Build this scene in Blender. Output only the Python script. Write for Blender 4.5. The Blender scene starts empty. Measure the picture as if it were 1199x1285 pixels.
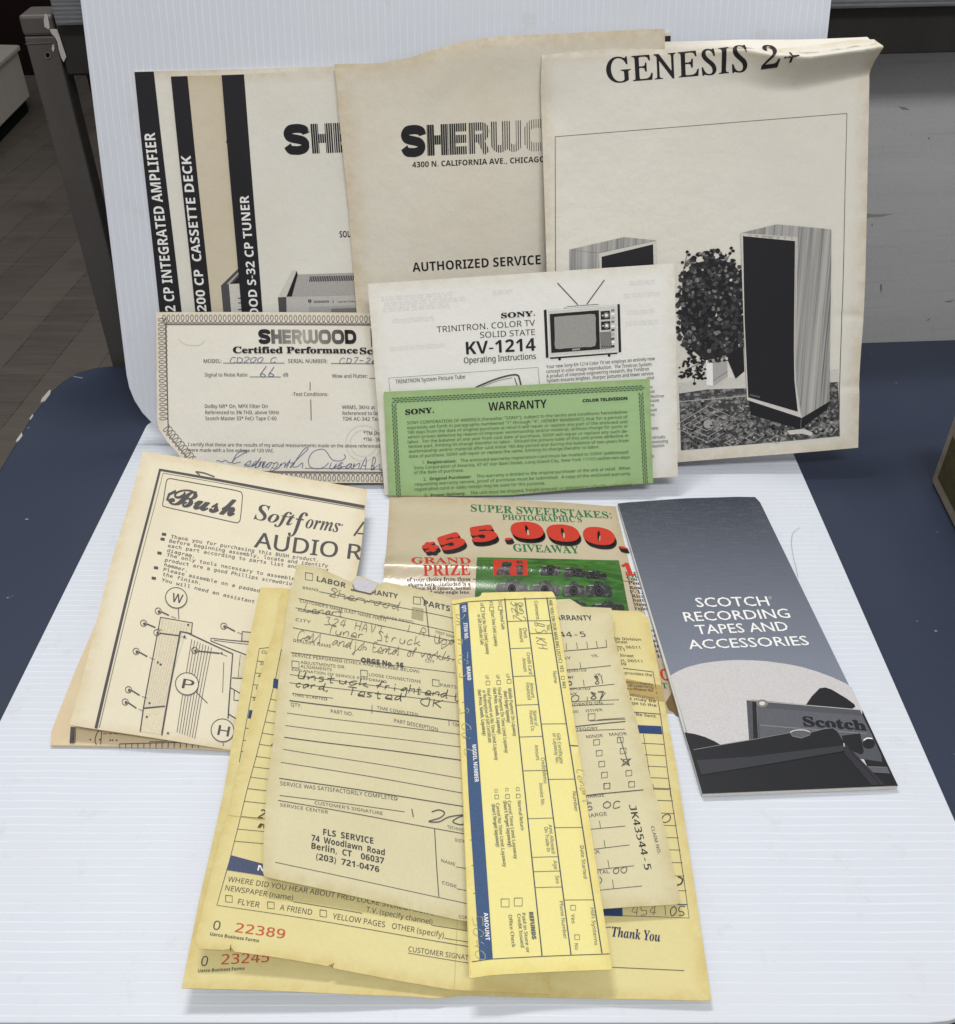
import bpy, bmesh, math, random, os
import numpy as np
from mathutils.geometry import tessellate_polygon
from mathutils import Vector

# ------------------------------------------------------------------ camera, light, exposure
random.seed(7); np.random.seed(7)
SC = bpy.context.scene
COL = SC.collection
S = 0.40                                   # height of the lens above the board, metres
F, PITCH, CX, CY, PW, PH = 1220.0, math.radians(38.2), 606.0, 642.5, 1199.0, 1285.0
cam = bpy.data.cameras.new('camera'); cam_ob = bpy.data.objects.new('camera', cam); COL.objects.link(cam_ob)
cam.sensor_fit = 'HORIZONTAL'; cam.sensor_width = 36; cam.lens = F / PW * 36
cam.shift_x = -(CX - PW / 2) / PW
cam.clip_start = 0.02; cam.clip_end = 60
cam_ob.location = (0, 0, S); cam_ob.rotation_euler = (math.pi / 2 - PITCH, 0, 0)
SC.camera = cam_ob

W_ = bpy.data.worlds.new('World'); SC.world = W_; W_.use_nodes = True
W_.node_tree.nodes['Background'].inputs[0].default_value = (1.0, 0.99, 0.965, 1)
W_.node_tree.nodes['Background'].inputs[1].default_value = 0.37

def area_light(name, loc, target, sx, sy, power, col):
    l = bpy.data.lights.new(name, 'AREA'); l.shape = 'RECTANGLE'; l.size = sx; l.size_y = sy
    l.energy = power; l.color = col
    o = bpy.data.objects.new(name, l); COL.objects.link(o); o.location = loc
    o.rotation_euler = (Vector(target) - Vector(loc)).to_track_quat('-Z', 'Y').to_euler()
    return o
area_light('ceiling_lamp', (-0.25, 1.15, 1.75), (0, 0.42, 0.05), 0.62, 0.14, 15.5, (1.0, 0.975, 0.94))
area_light('front_fill', (0.25, -0.85, 1.9), (0, 0.5, 0.05), 0.9, 0.35, 25, (1.0, 0.985, 0.96))  # unseen fill added above the camera to brighten the upright sheets

SC.view_settings.view_transform = 'Standard'
SC.view_settings.look = 'None'
SC.view_settings.exposure = 0.12
SC.view_settings.gamma = 1.0

# ------------------------------------------------------------------ view rays and surfaces (metres / S)
CAM = np.array([0.0, 0.0, 1.0])
def rays(px):
    px = np.atleast_2d(np.asarray(px, float))
    a = (px[:, 0] - CX) / F; b = -(px[:, 1] - CY) / F
    c, s = math.cos(PITCH), math.sin(PITCH)
    return np.stack([a, c + b * s, -s + b * c], 1)

class Field:
    """a nearly level surface: base height, slope in depth, and two wings raised from creases"""
    def __init__(s, z0=0, q=0, yref=0.48, p=0, xref=0, pl=0, xl=0, pr=0, xr=0):
        s.a = (z0, q, yref, p, xref, pl, xl, pr, xr)
    def z(s, X, Y):
        z0, q, yr, p, xf, pl, xl, pr, xr = s.a
        def soft(d): return 0.5 * (d + np.sqrt(d * d + 0.012 ** 2)) - 0.002
        return z0 + q * (Y - yr) + p * (X - xf) + pl * soft(xl - X) + pr * soft(X - xr)
    def hit(s, px):
        r = rays(px); z = np.full(len(r), s.a[0])
        for _ in range(40):
            t = (z - 1.0) / r[:, 2]
            P = CAM + t[:, None] * r
            z = 0.5 * z + 0.5 * s.z(P[:, 0], P[:, 1])
        return P

class Lean:
    """a plane leaning back against something, level from side to side"""
    def __init__(s, p, n): s.p = np.array(p, float); s.n = np.array(n, float); s.n /= np.linalg.norm(s.n)
    @classmethod
    def through(c, low, high):
        d = np.array(high) - np.array(low); d[0] = 0
        return c(low, (0, -d[2], d[1]))
    def off(s, d): return Lean(s.p + d * s.n, s.n)
    def hit(s, px):
        r = rays(px); t = ((s.p - CAM) @ s.n) / (r @ s.n)
        return CAM + t[:, None] * r

def ground(x, y, z=0.0):
    r = rays([(x, y)])[0]; return CAM + (z - 1) / r[2] * r
def on_y(x, y, Y):
    r = rays([(x, y)])[0]; return CAM + Y / r[1] * r

LEAN = math.radians(18.8)
BOARD = Lean(ground(600, 560), (0, -math.cos(LEAN), math.sin(LEAN)))

# ------------------------------------------------------------------ materials
MATS = {}
def nodes(name):
    m = bpy.data.materials.new(name); m.use_nodes = True
    t = m.node_tree; return m, t, t.nodes['Principled BSDF']
def mix_rgb(t, fac, a, b):
    n = t.nodes.new('ShaderNodeMix'); n.data_type = 'RGBA'
    if isinstance(fac, (int, float)): n.inputs[0].default_value = fac
    else: t.links.new(fac, n.inputs[0])
    for i, v in ((6, a), (7, b)):
        if isinstance(v, (tuple, list)): n.inputs[i].default_value = (*v[:3], 1)
        else: t.links.new(v, n.inputs[i])
    return n.outputs[2]
def tex(t, kind, scale, **kw):
    n = t.nodes.new(kind)
    if 'Scale' in n.inputs: n.inputs['Scale'].default_value = scale
    for k, v in kw.items():
        if k in n.inputs: n.inputs[k].default_value = v
        else: setattr(n, k, v)
    return n
def coord(t, n, rot=None, scale=None):
    c = t.nodes.new('ShaderNodeTexCoord'); out = c.outputs['Object']
    if rot or scale:
        m = t.nodes.new('ShaderNodeMapping')
        if rot: m.inputs['Rotation'].default_value = rot
        if scale: m.inputs['Scale'].default_value = scale
        t.links.new(out, m.inputs[0]); out = m.outputs[0]
    t.links.new(out, n.inputs['Vector'])
def ramp(t, fac, lo, hi):
    n = t.nodes.new('ShaderNodeMapRange'); n.inputs[1].default_value = lo; n.inputs[2].default_value = hi
    t.links.new(fac, n.inputs[0]); return n.outputs[0]
def bump(t, bsdf, h, strength, dist=0.001):
    n = t.nodes.new('ShaderNodeBump'); n.inputs['Strength'].default_value = strength; n.inputs['Distance'].default_value = dist
    t.links.new(h, n.inputs['Height']); t.links.new(n.outputs[0], bsdf.inputs['Normal'])

def flat(name, col, rough=0.6, metal=0.0, spec=0.10):
    if name in MATS: return MATS[name]
    m, t, b = nodes(name)
    n = tex(t, 'ShaderNodeTexNoise', 900, Detail=2); coord(t, n)
    c = mix_rgb(t, ramp(t, n.outputs[0], 0.3, 0.7), tuple(v * 0.92 for v in col), tuple(min(1, v * 1.07) for v in col))
    t.links.new(c, b.inputs['Base Color'])
    b.inputs['Roughness'].default_value = rough; b.inputs['Metallic'].default_value = metal
    b.inputs['Specular IOR Level'].default_value = spec
    MATS[name] = m; return m

def paper_mat(name, col, stain, amount=0.35, rough=0.62, crumple=0.25, spec=0.25):
    m, t, b = nodes(name)
    n1 = tex(t, 'ShaderNodeTexNoise', 16, Detail=5, Roughness=0.6); coord(t, n1)
    n2 = tex(t, 'ShaderNodeTexNoise', 700, Detail=3); coord(t, n2)
    n3 = tex(t, 'ShaderNodeTexNoise', 90, Detail=6, Roughness=0.7); coord(t, n3)
    k = t.nodes.new('ShaderNodeMath'); k.operation = 'MULTIPLY'; k.inputs[1].default_value = amount
    t.links.new(ramp(t, n1.outputs[0], 0.45, 0.75), k.inputs[0])
    c = mix_rgb(t, k.outputs[0], col, stain)
    k2 = t.nodes.new('ShaderNodeMath'); k2.operation = 'MULTIPLY'; k2.inputs[1].default_value = 0.16
    t.links.new(ramp(t, n2.outputs[0], 0.35, 0.75), k2.inputs[0])
    c = mix_rgb(t, k2.outputs[0], c, tuple(v * 0.72 for v in col))
    k3 = t.nodes.new('ShaderNodeMath'); k3.operation = 'MULTIPLY'; k3.inputs[1].default_value = 0.5 * amount
    t.links.new(ramp(t, n3.outputs[0], 0.6, 0.8), k3.inputs[0])
    c = mix_rgb(t, k3.outputs[0], c, stain)
    at = t.nodes.new('ShaderNodeAttribute'); at.attribute_name = 'rim'
    n6 = tex(t, 'ShaderNodeTexNoise', 120, Detail=5, Roughness=0.7); coord(t, n6)
    k4 = t.nodes.new('ShaderNodeMath'); k4.operation = 'MULTIPLY'; t.links.new(at.outputs['Fac'], k4.inputs[0]); t.links.new(ramp(t, n6.outputs[0], 0.25, 0.62), k4.inputs[1])
    c = mix_rgb(t, k4.outputs[0], c, tuple(v * w for v, w in zip(stain, (0.92, 0.86, 0.74))))
    t.links.new(c, b.inputs['Base Color'])
    b.inputs['Roughness'].default_value = rough; b.inputs['Specular IOR Level'].default_value = spec
    n4 = tex(t, 'ShaderNodeTexNoise', 34, Detail=4, Roughness=0.55); coord(t, n4)
    bump(t, b, n4.outputs[0], crumple * 1.5, 0.0025)
    MATS[name] = m; return m

INK = flat('ink_black', (0.022, 0.021, 0.024))
SOFT = flat('ink_soft', (0.085, 0.082, 0.085))
GREY = flat('ink_grey', (0.20, 0.195, 0.19))
PALE = flat('ink_pale', (0.40, 0.39, 0.38))
LITE = flat('ink_light', (0.60, 0.585, 0.55))
STRIP = flat('ink_charcoal', (0.022, 0.022, 0.026), 0.5)
PENB = flat('ink_blue_pen', (0.075, 0.09, 0.20))
PENM = flat('ink_pen_faded', (0.13, 0.12, 0.10))
PENK = flat('ink_black_pen', (0.06, 0.06, 0.055))
PENC = flat('pencil', (0.20, 0.19, 0.15))
CARB = flat('carbon_faint', (0.40, 0.38, 0.20))
NAVY = flat('ink_navy', (0.035, 0.062, 0.16))
DNAVY = flat('ink_dark_navy', (0.03, 0.035, 0.10))
RED = flat('ink_red', (0.50, 0.045, 0.028))
REDN = flat('ink_red_number', (0.50, 0.10, 0.05))
GRN = flat('ink_green', (0.02, 0.16, 0.06))
DGRN = flat('ink_dark_green', (0.07, 0.13, 0.06))
WHITE = flat('print_white', (0.80, 0.80, 0.79), 0.45)
LEAF = flat('print_leaf', (0.05, 0.05, 0.055))
BORD = flat('border_taupe', (0.17, 0.14, 0.13))
YPAPER = flat('print_yellow', (0.70, 0.62, 0.25))

def wood_print():
    m, t, b = nodes('print_wood_grain')
    n = tex(t, 'ShaderNodeTexNoise', 1.0, Detail=5, Roughness=0.65); coord(t, n, None, (1000, 0, 9))
    n2 = tex(t, 'ShaderNodeTexNoise', 1.0, Detail=3); coord(t, n2, None, (260, 0, 5))
    c = mix_rgb(t, ramp(t, n.outputs[0], 0.38, 0.66), (0.10, 0.10, 0.10), (0.40, 0.395, 0.38))
    c = mix_rgb(t, ramp(t, n2.outputs[0], 0.35, 0.7), c, (0.46, 0.45, 0.43))
    t.links.new(c, b.inputs['Base Color']); b.inputs['Roughness'].default_value = 0.6; return m
def rug_print():
    m, t, b = nodes('print_rug')
    v = tex(t, 'ShaderNodeTexVoronoi', 210, feature='F1'); coord(t, v, (0.35, 0, 0.2), (0.7, 1, 1.2))
    v2 = tex(t, 'ShaderNodeTexVoronoi', 520, feature='DISTANCE_TO_EDGE'); coord(t, v2)
    n = tex(t, 'ShaderNodeTexNoise', 500, Detail=4); coord(t, n)
    a = mix_rgb(t, ramp(t, v.outputs['Distance'], 0.25, 0.5), (0.26, 0.26, 0.26), (0.025, 0.025, 0.028))
    a = mix_rgb(t, ramp(t, v2.outputs[0], 0.02, 0.12), (0.05, 0.05, 0.05), a)
    a = mix_rgb(t, ramp(t, n.outputs[0], 0.52, 0.68), a, (0.30, 0.295, 0.29))
    t.links.new(a, b.inputs['Base Color']); b.inputs['Roughness'].default_value = 0.6; return m
def grass_print():
    m, t, b = nodes('print_green_cloth')
    n = tex(t, 'ShaderNodeTexNoise', 60, Detail=4, Distortion=1.5); coord(t, n, (0, 0, 0.6), (1, 2.6, 1))
    a = mix_rgb(t, ramp(t, n.outputs[0], 0.35, 0.7), (0.018, 0.085, 0.012), (0.06, 0.19, 0.03))
    t.links.new(a, b.inputs['Base Color']); b.inputs['Roughness'].default_value = 0.24; return m
def camera_print():
    m, t, b = nodes('print_camera_black')
    n = tex(t, 'ShaderNodeTexNoise', 420, Detail=5, Roughness=0.7); coord(t, n)
    a = mix_rgb(t, ramp(t, n.outputs[0], 0.5, 0.72), (0.008, 0.009, 0.01), (0.16, 0.15, 0.17))
    t.links.new(a, b.inputs['Base Color']); b.inputs['Roughness'].default_value = 0.35; return m
WOODP, RUGP, GRASSP, CAMP = wood_print(), rug_print(), grass_print(), camera_print()

# ------------------------------------------------------------------ scene helpers
def link(name, me, parent=None, mats=()):
    for m in mats: me.materials.append(m)
    o = bpy.data.objects.new(name, me); COL.objects.link(o)
    if parent is not None: o.parent = parent
    return o
def tag(o, label=None, cat=None, group=None, kind=None):
    if label: o['label'] = label
    if cat: o['category'] = cat
    if group: o['group'] = group
    if kind: o['kind'] = kind
    return o
def thing(name, loc, label, cat, group=None):
    o = bpy.data.objects.new(name, None); COL.objects.link(o); o.empty_display_size = 0.02
    o.location = loc; return tag(o, label, cat, group)
def bm_obj(name, bm, mat, parent=None, origin=(0, 0, 0)):
    me = bpy.data.meshes.new(name)
    bmesh.ops.recalc_face_normals(bm, faces=bm.faces)
    bmesh.ops.translate(bm, verts=bm.verts, vec=-Vector(origin))
    bm.to_mesh(me); bm.free()
    o = link(name, me, parent, [mat])
    if parent is None: o.location = origin
    return o
def prism(outline, vec, bevel=0, seg=2):
    """outline: 3-D points (metres) of a flat face, extruded by vec"""
    bm = bmesh.new(); vs = [bm.verts.new(p) for p in outline]
    f = bm.faces.new(vs); r = bmesh.ops.extrude_face_region(bm, geom=[f])
    nv = [e for e in r['geom'] if isinstance(e, bmesh.types.BMVert)]
    bmesh.ops.translate(bm, verts=nv, vec=vec)
    if bevel: bmesh.ops.bevel(bm, geom=bm.edges[:], offset=bevel, segments=seg, affect='EDGES', profile=0.5)
    return bm
def box(p, u, v, w, bevel=0, seg=2):
    p, u, v, w = map(Vector, (p, u, v, w))
    return prism([p, p + u, p + u + v, p + v], w, bevel, seg)
def rounded(pts, radii, n=8):
    out = []
    N = len(pts)
    for i, p in enumerate(pts):
        r = radii[i]; p = np.array(p, float)
        if r <= 0: out.append(tuple(p)); continue
        a = np.array(pts[i - 1], float) - p; b = np.array(pts[(i + 1) % N], float) - p
        a /= np.linalg.norm(a); b /= np.linalg.norm(b)
        for k in range(n + 1):
            s = k / n; q0, q1, q2 = p + a * r, p, p + b * r
            w = 0.72
            den = (1 - s) ** 2 + 2 * w * s * (1 - s) + s * s
            out.append(tuple(((1 - s) ** 2 * q0 + 2 * w * s * (1 - s) * q1 + s * s * q2) / den))
    return out

# ------------------------------------------------------------------ fonts and text outlines
FD = os.path.join(bpy.utils.system_resource('DATAFILES'), 'fonts')
def load_font(f):
    try: return bpy.data.fonts.load(os.path.join(FD, f))
    except Exception: return None
F_MONO, F_MATH = load_font('DejaVuSansMono.woff2'), load_font('NotoSansMath-Regular.woff2')
def shift(s, A, a, d=None):
    if F_MATH is None: return s
    o = ''
    for c in s:
        if 'A' <= c <= 'Z': o += chr(A + ord(c) - 65)
        elif 'a' <= c <= 'z': o += chr(a + ord(c) - 97)
        elif c.isdigit() and d: o += chr(d + int(c))
        else: o += c
    return o
MB = (0x1D5D4, 0x1D5EE, 0x1D7EC)
SB = (0x1D400, 0x1D41A, 0x1D7CE)
ring = lambda r, n=6: [(r * math.cos(6.2832 * i / n), r * math.sin(6.2832 * i / n)) for i in range(n)]
STY = {  # key: (font, codepoint shift, shifted copies that thicken the strokes)
    'l': (F_MATH, None, [(0, 0)]), 'i': (F_MATH, None, [(-.009, 0), (.009, 0)]), 'j': (F_MATH, None, [(-.016, 0), (.016, 0), (0, .012), (0, -.012)]),
    'I': (F_MATH, MB, [(0, 0)]), 'X': (F_MATH, MB, [(0, 0)] + ring(.020)), 'Z': (F_MATH, MB, [(0, 0)] + ring(.045, 8)),
    's': (None, None, [(0, 0)]), 'Q': (None, None, [(-.006, 0), (.006, 0), (0, .006)]), 'S': (None, None, [(0, 0)] + ring(.012)), 'm': (F_MONO, None, [(-.006, 0), (.006, 0)]),
    'r': (F_MATH, SB, [(0, 0)]), 'K': (F_MATH, SB, [(0, 0)] + ring(.016)), 'B': (F_MATH, SB, [(0, 0)] + ring(.04, 8)),
    'R': (F_MATH, (0x1D434, 0x1D44E), [(-.010, 0), (.010, 0), (0, .005)]),
    't': (F_MATH, (0x1D468, 0x1D482), [(0, 0)]), 'c': (F_MATH, (0x1D4D0, 0x1D4EA), [(0, 0)]), 'C': (F_MATH, (0x1D4D0, 0x1D4EA), [(0, 0)] + ring(.013, 8)),
}
TXT = {}
def outline_text(s, st, res=2):
    key = (s, st, res)
    if key in TXT: return TXT[key]
    font, sh, cps = STY[st]
    cu = bpy.data.curves.new('t', 'FONT'); cu.body = shift(s, *sh) if sh else s
    if font: cu.font = font
    cu.resolution_u = res; cu.fill_mode = 'FRONT'
    ob = bpy.data.objects.new('t', cu); COL.objects.link(ob)
    me = ob.to_mesh()
    V = np.array([v.co[:2] for v in me.vertices], float).reshape(-1, 2)
    me.calc_loop_triangles(); T = np.array([t.vertices[:] for t in me.loop_triangles], int).reshape(-1, 3)
    ob.to_mesh_clear(); bpy.data.objects.remove(ob); bpy.data.curves.remove(cu)
    if len(V):
        n = len(V); T = np.vstack([T + n * i for i in range(len(cps))])
        V = np.vstack([np.c_[V + np.array(d), np.full(n, i * 0.25)] for i, d in enumerate(cps)])
    else: V = np.zeros((0, 3))
    TXT[key] = (V, T); return V, T
CAPH = {}
def cap_height(st):
    if st not in CAPH:
        V, _ = outline_text('H', st); CAPH[st] = V[:, 1].max() - V[:, 1].min()
    return CAPH[st]

LOGO = {  # letter: (advance, stroke weight, strokes in a unit box)
    'S': (1.08, .30, [[(.86, .68), (.82, .80), (.66, .86), (.48, .87), (.28, .84), (.18, .72), (.22, .60), (.36, .54), (.55, .50), (.74, .44), (.82, .32), (.76, .19), (.58, .13), (.42, .13), (.24, .16), (.15, .30)]]),
    'H': (.90, .30, [[(.20, 0), (.20, 1)], [(.83, 0), (.83, 1)], [(.2, .5), (.83, .5)]]),
    'E': (.78, .26, [[(.20, 0), (.20, 1)], [(.05, .13), (.98, .13)], [(.05, .87), (.98, .87)], [(.05, .5), (.93, .5)]]),
    'R': (.92, .26, [[(.18, 0), (.18, 1)], [(.1, .87), (.5, .87), (.68, .86), (.8, .78), (.82, .68), (.76, .57), (.6, .5), (.1, .49)], [(.55, .48), (.84, .0)]]),
    'W': (1.30, .24, [[(.12, 1), (.12, .3), (.16, .18), (.28, .12), (.40, .16), (.46, .28), (.46, 1)], [(.54, 1), (.54, .3), (.60, .18), (.72, .12), (.84, .18), (.88, .30), (.88, 1)]]),
    'O': (1.10, .28, [[(.5, .87), (.3, .85), (.18, .72), (.15, .5), (.18, .28), (.3, .15), (.5, .13), (.7, .15), (.82, .28), (.85, .5), (.82, .72), (.7, .85), (.5, .87)]]),
    'D': (1.02, .28, [[(.16, 0), (.16, 1)], [(.1, .86), (.45, .86), (.66, .83), (.8, .7), (.84, .5), (.8, .3), (.66, .17), (.45, .14), (.1, .14)]]),
}
# single-stroke handwriting: pairs xy on a grid, base line y=3, x height y=6, strokes split by blanks
HW = {'a': '56361423445654 63', 'b': '1913 15365434 13', 'c': '56361423335 4'.replace(' ', ''), 'd': '56361423445 6595363'.replace(' ', ''), 'e': '1454563614233363',
      'f': '58492513 0546', 'g': '5636142434565020 10'.replace(' ', ''), 'h': '191316365653', 'i': '2623 2728', 'j': '363010 3738', 'k': '1913 5614 3463', 'l': '19231333',
      'm': '131626232636434656 5363'.replace(' ', ''), 'n': '131614365653', 'o': '36142343563646', 'p': '1610 1536554313', 'r': '1316142646', 's': '46261544331 3'.replace(' ', ''),
      't': '2823334 3 0646'.replace('4 3', '43'), 'u': '1614234356535', 'v': '162356', 'w': '06132534465 6'.replace(' ', ''), 'y': '161434 565010'.replace(' ', ''), 'x': '1653 5613',
      'A': '133953 2545', 'B': '1913 1938351544331 3'.replace('1 3', '13'), 'C': '58391713435 4'.replace(' ', ''), 'D': '1913 195 75433 13'.replace('5 7', '57').replace('33 13', '3313'), 'E': '59191353 1646', 'H': '1913 5953 1656',
      'K': '1913 5916 1653', 'L': '19144354', 'O': '391714435659 39'.replace(' ', ''), 'R': '1319495616 3653', 'S': '58391846534313', 'T': '0969 3933', 'U': '19143344 5953'.replace(' ', ''), 'V': '193359',
      '0': '3917143355583 9'.replace(' ', ''), '1': '3933', '2': '18395713 53'.replace(' ', ''), '3': '194936 5433 13'.replace(' ', ''), '4': '391555 4943', '5': '591916465413', '6': '491514335435 15'.replace(' ', ''),
      '7': '195933', '8': '581954331457 19'.replace(' ', ''), '9': '5838365 853'.replace(' ', ''), '-': '1656', '/': '5913', '.': '2334', ',': '2312'}
def smooth(pts, n=3):
    if len(pts) < 3: return pts
    P = [pts[0]] + pts + [pts[-1]]; out = []
    for i in range(1, len(P) - 2):
        a, b, c, d = (np.array(p, float) for p in P[i - 1:i + 3])
        for k in range(n):
            t = k / n
            out.append(0.5 * (2 * b + (c - a) * t + (2 * a - 5 * b + 4 * c - d) * t * t + (3 * b - a - 3 * c + d) * t ** 3))
    out.append(np.array(pts[-1], float)); return out

# ------------------------------------------------------------------ papers
def homography(src, dst):
    A = []
    for (x, y), (u, v) in zip(src, dst):
        A.append([x, y, 1, 0, 0, 0, -u * x, -u * y, -u]); A.append([0, 0, 0, x, y, 1, -v * x, -v * y, -v])
    return np.linalg.svd(np.array(A, float))[2][-1].reshape(3, 3)
def apply_h(Hm, p):
    p = np.atleast_2d(np.asarray(p, float)); q = np.c_[p, np.ones(len(p))] @ Hm.T
    return q[:, :2] / q[:, 2:]
SQ = [(0, 1), (1, 1), (1, 0), (0, 0)]
LAYER = 0.00020                                   # in units of S: 0.06 mm between printed layers

def wrk(seed, amp, f0=4, f1=22, n=7):
    r = random.Random(seed); W = [(r.uniform(0, 6.28), r.uniform(f0, f1), r.uniform(0, 6.28)) for _ in range(n)]
    return lambda u, v: amp * sum(np.sin(f * (u * math.cos(a) + v * math.sin(a)) + ph) * (6.0 / f) ** 0.7 for a, f, ph in W) / n * 2.2
class Print:
    """a flat printed quad: four corners seen at quad (TL TR BR BL) on a surface, with its own left-right frame"""
    def __init__(s, surf, quad, ripple=None):
        s.surf, s.quad, s.ripple = surf, quad, ripple
        s.H = homography(quad, SQ); s.Hi = np.linalg.inv(s.H)
        P = surf.hit(quad); d = lambda i, j: np.linalg.norm(P[i] - P[j])
        s.A = (d(0, 1) + d(2, 3)) / (d(0, 3) + d(1, 2))
        s.hgt = 0.5 * (d(0, 3) + d(1, 2))
    def base(s, px):
        P = s.surf.hit(px)
        if s.ripple is not None:
            Q = s.surf.hit(np.asarray(px) + (0.5, 0)); R = s.surf.hit(np.asarray(px) + (0, 0.5))
            n = np.cross(R - P, Q - P); n /= np.linalg.norm(n, axis=1)[:, None]
            uv = apply_h(s.H, px); P = P + s.ripple(uv[:, 0], uv[:, 1])[:, None] * n
        return P
    def pos(s, px, eps):
        px = np.atleast_2d(np.asarray(px, float)); P = s.base(px)
        n = np.cross(s.base(px + (0, 0.4)) - P, s.base(px + (0.4, 0)) - P)
        n /= np.linalg.norm(n, axis=1)[:, None]
        return (P + n * np.reshape(eps, (-1, 1))) * S
    def frame(s, p0, p1, cap):
        """returns f(x 0..1 along the base line, y in cap heights) -> photo pixels"""
        uv = apply_h(s.H, [p0, p1]) * (s.A, 1.0); b = uv[1] - uv[0]
        n = np.array([-b[1], b[0]]); n /= np.linalg.norm(n)
        m = (uv[0] + uv[1]) / 2; e = 0.002
        q = apply_h(s.Hi, np.array([m, m + e * n]) / (s.A, 1.0))
        k = cap / np.linalg.norm(q[1] - q[0]) * e
        return lambda x, y: apply_h(s.Hi, (uv[0] + np.outer(x, b) + np.outer(np.asarray(y) * k, n)) / (s.A, 1.0))

class Paper(Print):
    def __init__(s, name, label, cat, surf, quad, mat, thick=0.0008, edges=None, ripple=None, grid=(40, 50), group=None, sheet='sheet', age=0.008):
        s.age = age; super().__init__(surf, quad, ripple)
        e = edges or {}
        TL, TR, BR, BL = [np.array(q, float) for q in quad]
        def poly(a, pts, b):
            P = np.array([a] + list(pts) + [b], float); d = np.r_[0, np.cumsum(np.linalg.norm(np.diff(P, axis=0), axis=1))]; d /= d[-1]
            return lambda t: np.stack([np.interp(t, d, P[:, 0]), np.interp(t, d, P[:, 1])], -1)
        top, bot = poly(TL, e.get('top', ()), TR), poly(BL, e.get('bottom', ()), BR)
        lef, rig = poly(TL, e.get('left', ()), BL), poly(TR, e.get('right', ()), BR)
        nu, nv = grid
        u, v = np.meshgrid(np.linspace(0, 1, nu + 1), np.linspace(0, 1, nv + 1))
        u, v = u.ravel(), v.ravel(); U, V_ = u[:, None], v[:, None]
        px = (1 - V_) * top(u) + V_ * bot(u) + (1 - U) * lef(v) + U * rig(v) - ((1 - U) * (1 - V_) * TL + U * (1 - V_) * TR + U * V_ * BR + (1 - U) * V_ * BL)
        s.name = name
        base = s.pos([(np.array(BL) + BR) / 2], 0)[0]
        s.root = thing(name, base, label, cat, group); s.org = base
        s.sheet(sheet, px, nu, nv, mat, thick); s.inks = {}
    def sheet(s, nm, px, nu, nv, mat, thick, drop=0.0, label=None):
        top = s.pos(px, -drop) - s.org; low = s.pos(px, -drop - thick) - s.org
        N = len(top); V = np.vstack([top, low]); Fc = []; sm = []
        w = nu + 1
        for j in range(nv):
            for i in range(nu):
                a = j * w + i; Fc.append((a, a + w, a + w + 1, a + 1)); Fc.append((N + a, N + a + 1, N + a + w + 1, N + a + w)); sm += [1, 1]
        rim = [i for i in range(w)] + [j * w + nu for j in range(1, nv + 1)] + [nv * w + i for i in range(nu - 1, -1, -1)] + [j * w for j in range(nv - 1, 0, -1)]
        R = len(rim); ri = np.array(rim); V = np.vstack([V, top[ri], low[ri]]); n2 = 2 * N
        for k in range(R):
            b = (k + 1) % R; Fc.append((n2 + k, n2 + b, n2 + R + b, n2 + R + k)); sm.append(0)
        me = bpy.data.meshes.new(nm); me.from_pydata(V.tolist(), [], Fc)
        me.polygons.foreach_set('use_smooth', [bool(x) for x in sm])
        g = np.arange(w)[None, :] + np.zeros((nv + 1, 1)); jj = np.arange(nv + 1)[:, None] + np.zeros((1, w))
        G = top.reshape(nv + 1, w, 3); W_, H_ = np.linalg.norm(G[0, 0] - G[0, -1]), np.linalg.norm(G[0, 0] - G[-1, 0])
        dist = np.minimum(np.minimum(g, nu - g) / nu * W_, np.minimum(jj, nv - jj) / nv * H_).ravel()
        rimv = np.clip(1 - dist / s.age, 0, 1) * 0.75
        at = me.attributes.new('rim', 'FLOAT', 'POINT'); at.data.foreach_set('value', np.r_[rimv, rimv, rimv[ri], rimv[ri]].tolist())
        o = link(nm, me, s.root, [mat])
        if label: o['label'] = label
        return o
    def ink(s, part, label=None, frame=None):
        if part not in s.inks: s.inks[part] = Ink(s, part, label)
        s.inks[part].fr = frame or s
        return s.inks[part]
    def done(s):
        for k in s.inks.values(): k.build()

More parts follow.
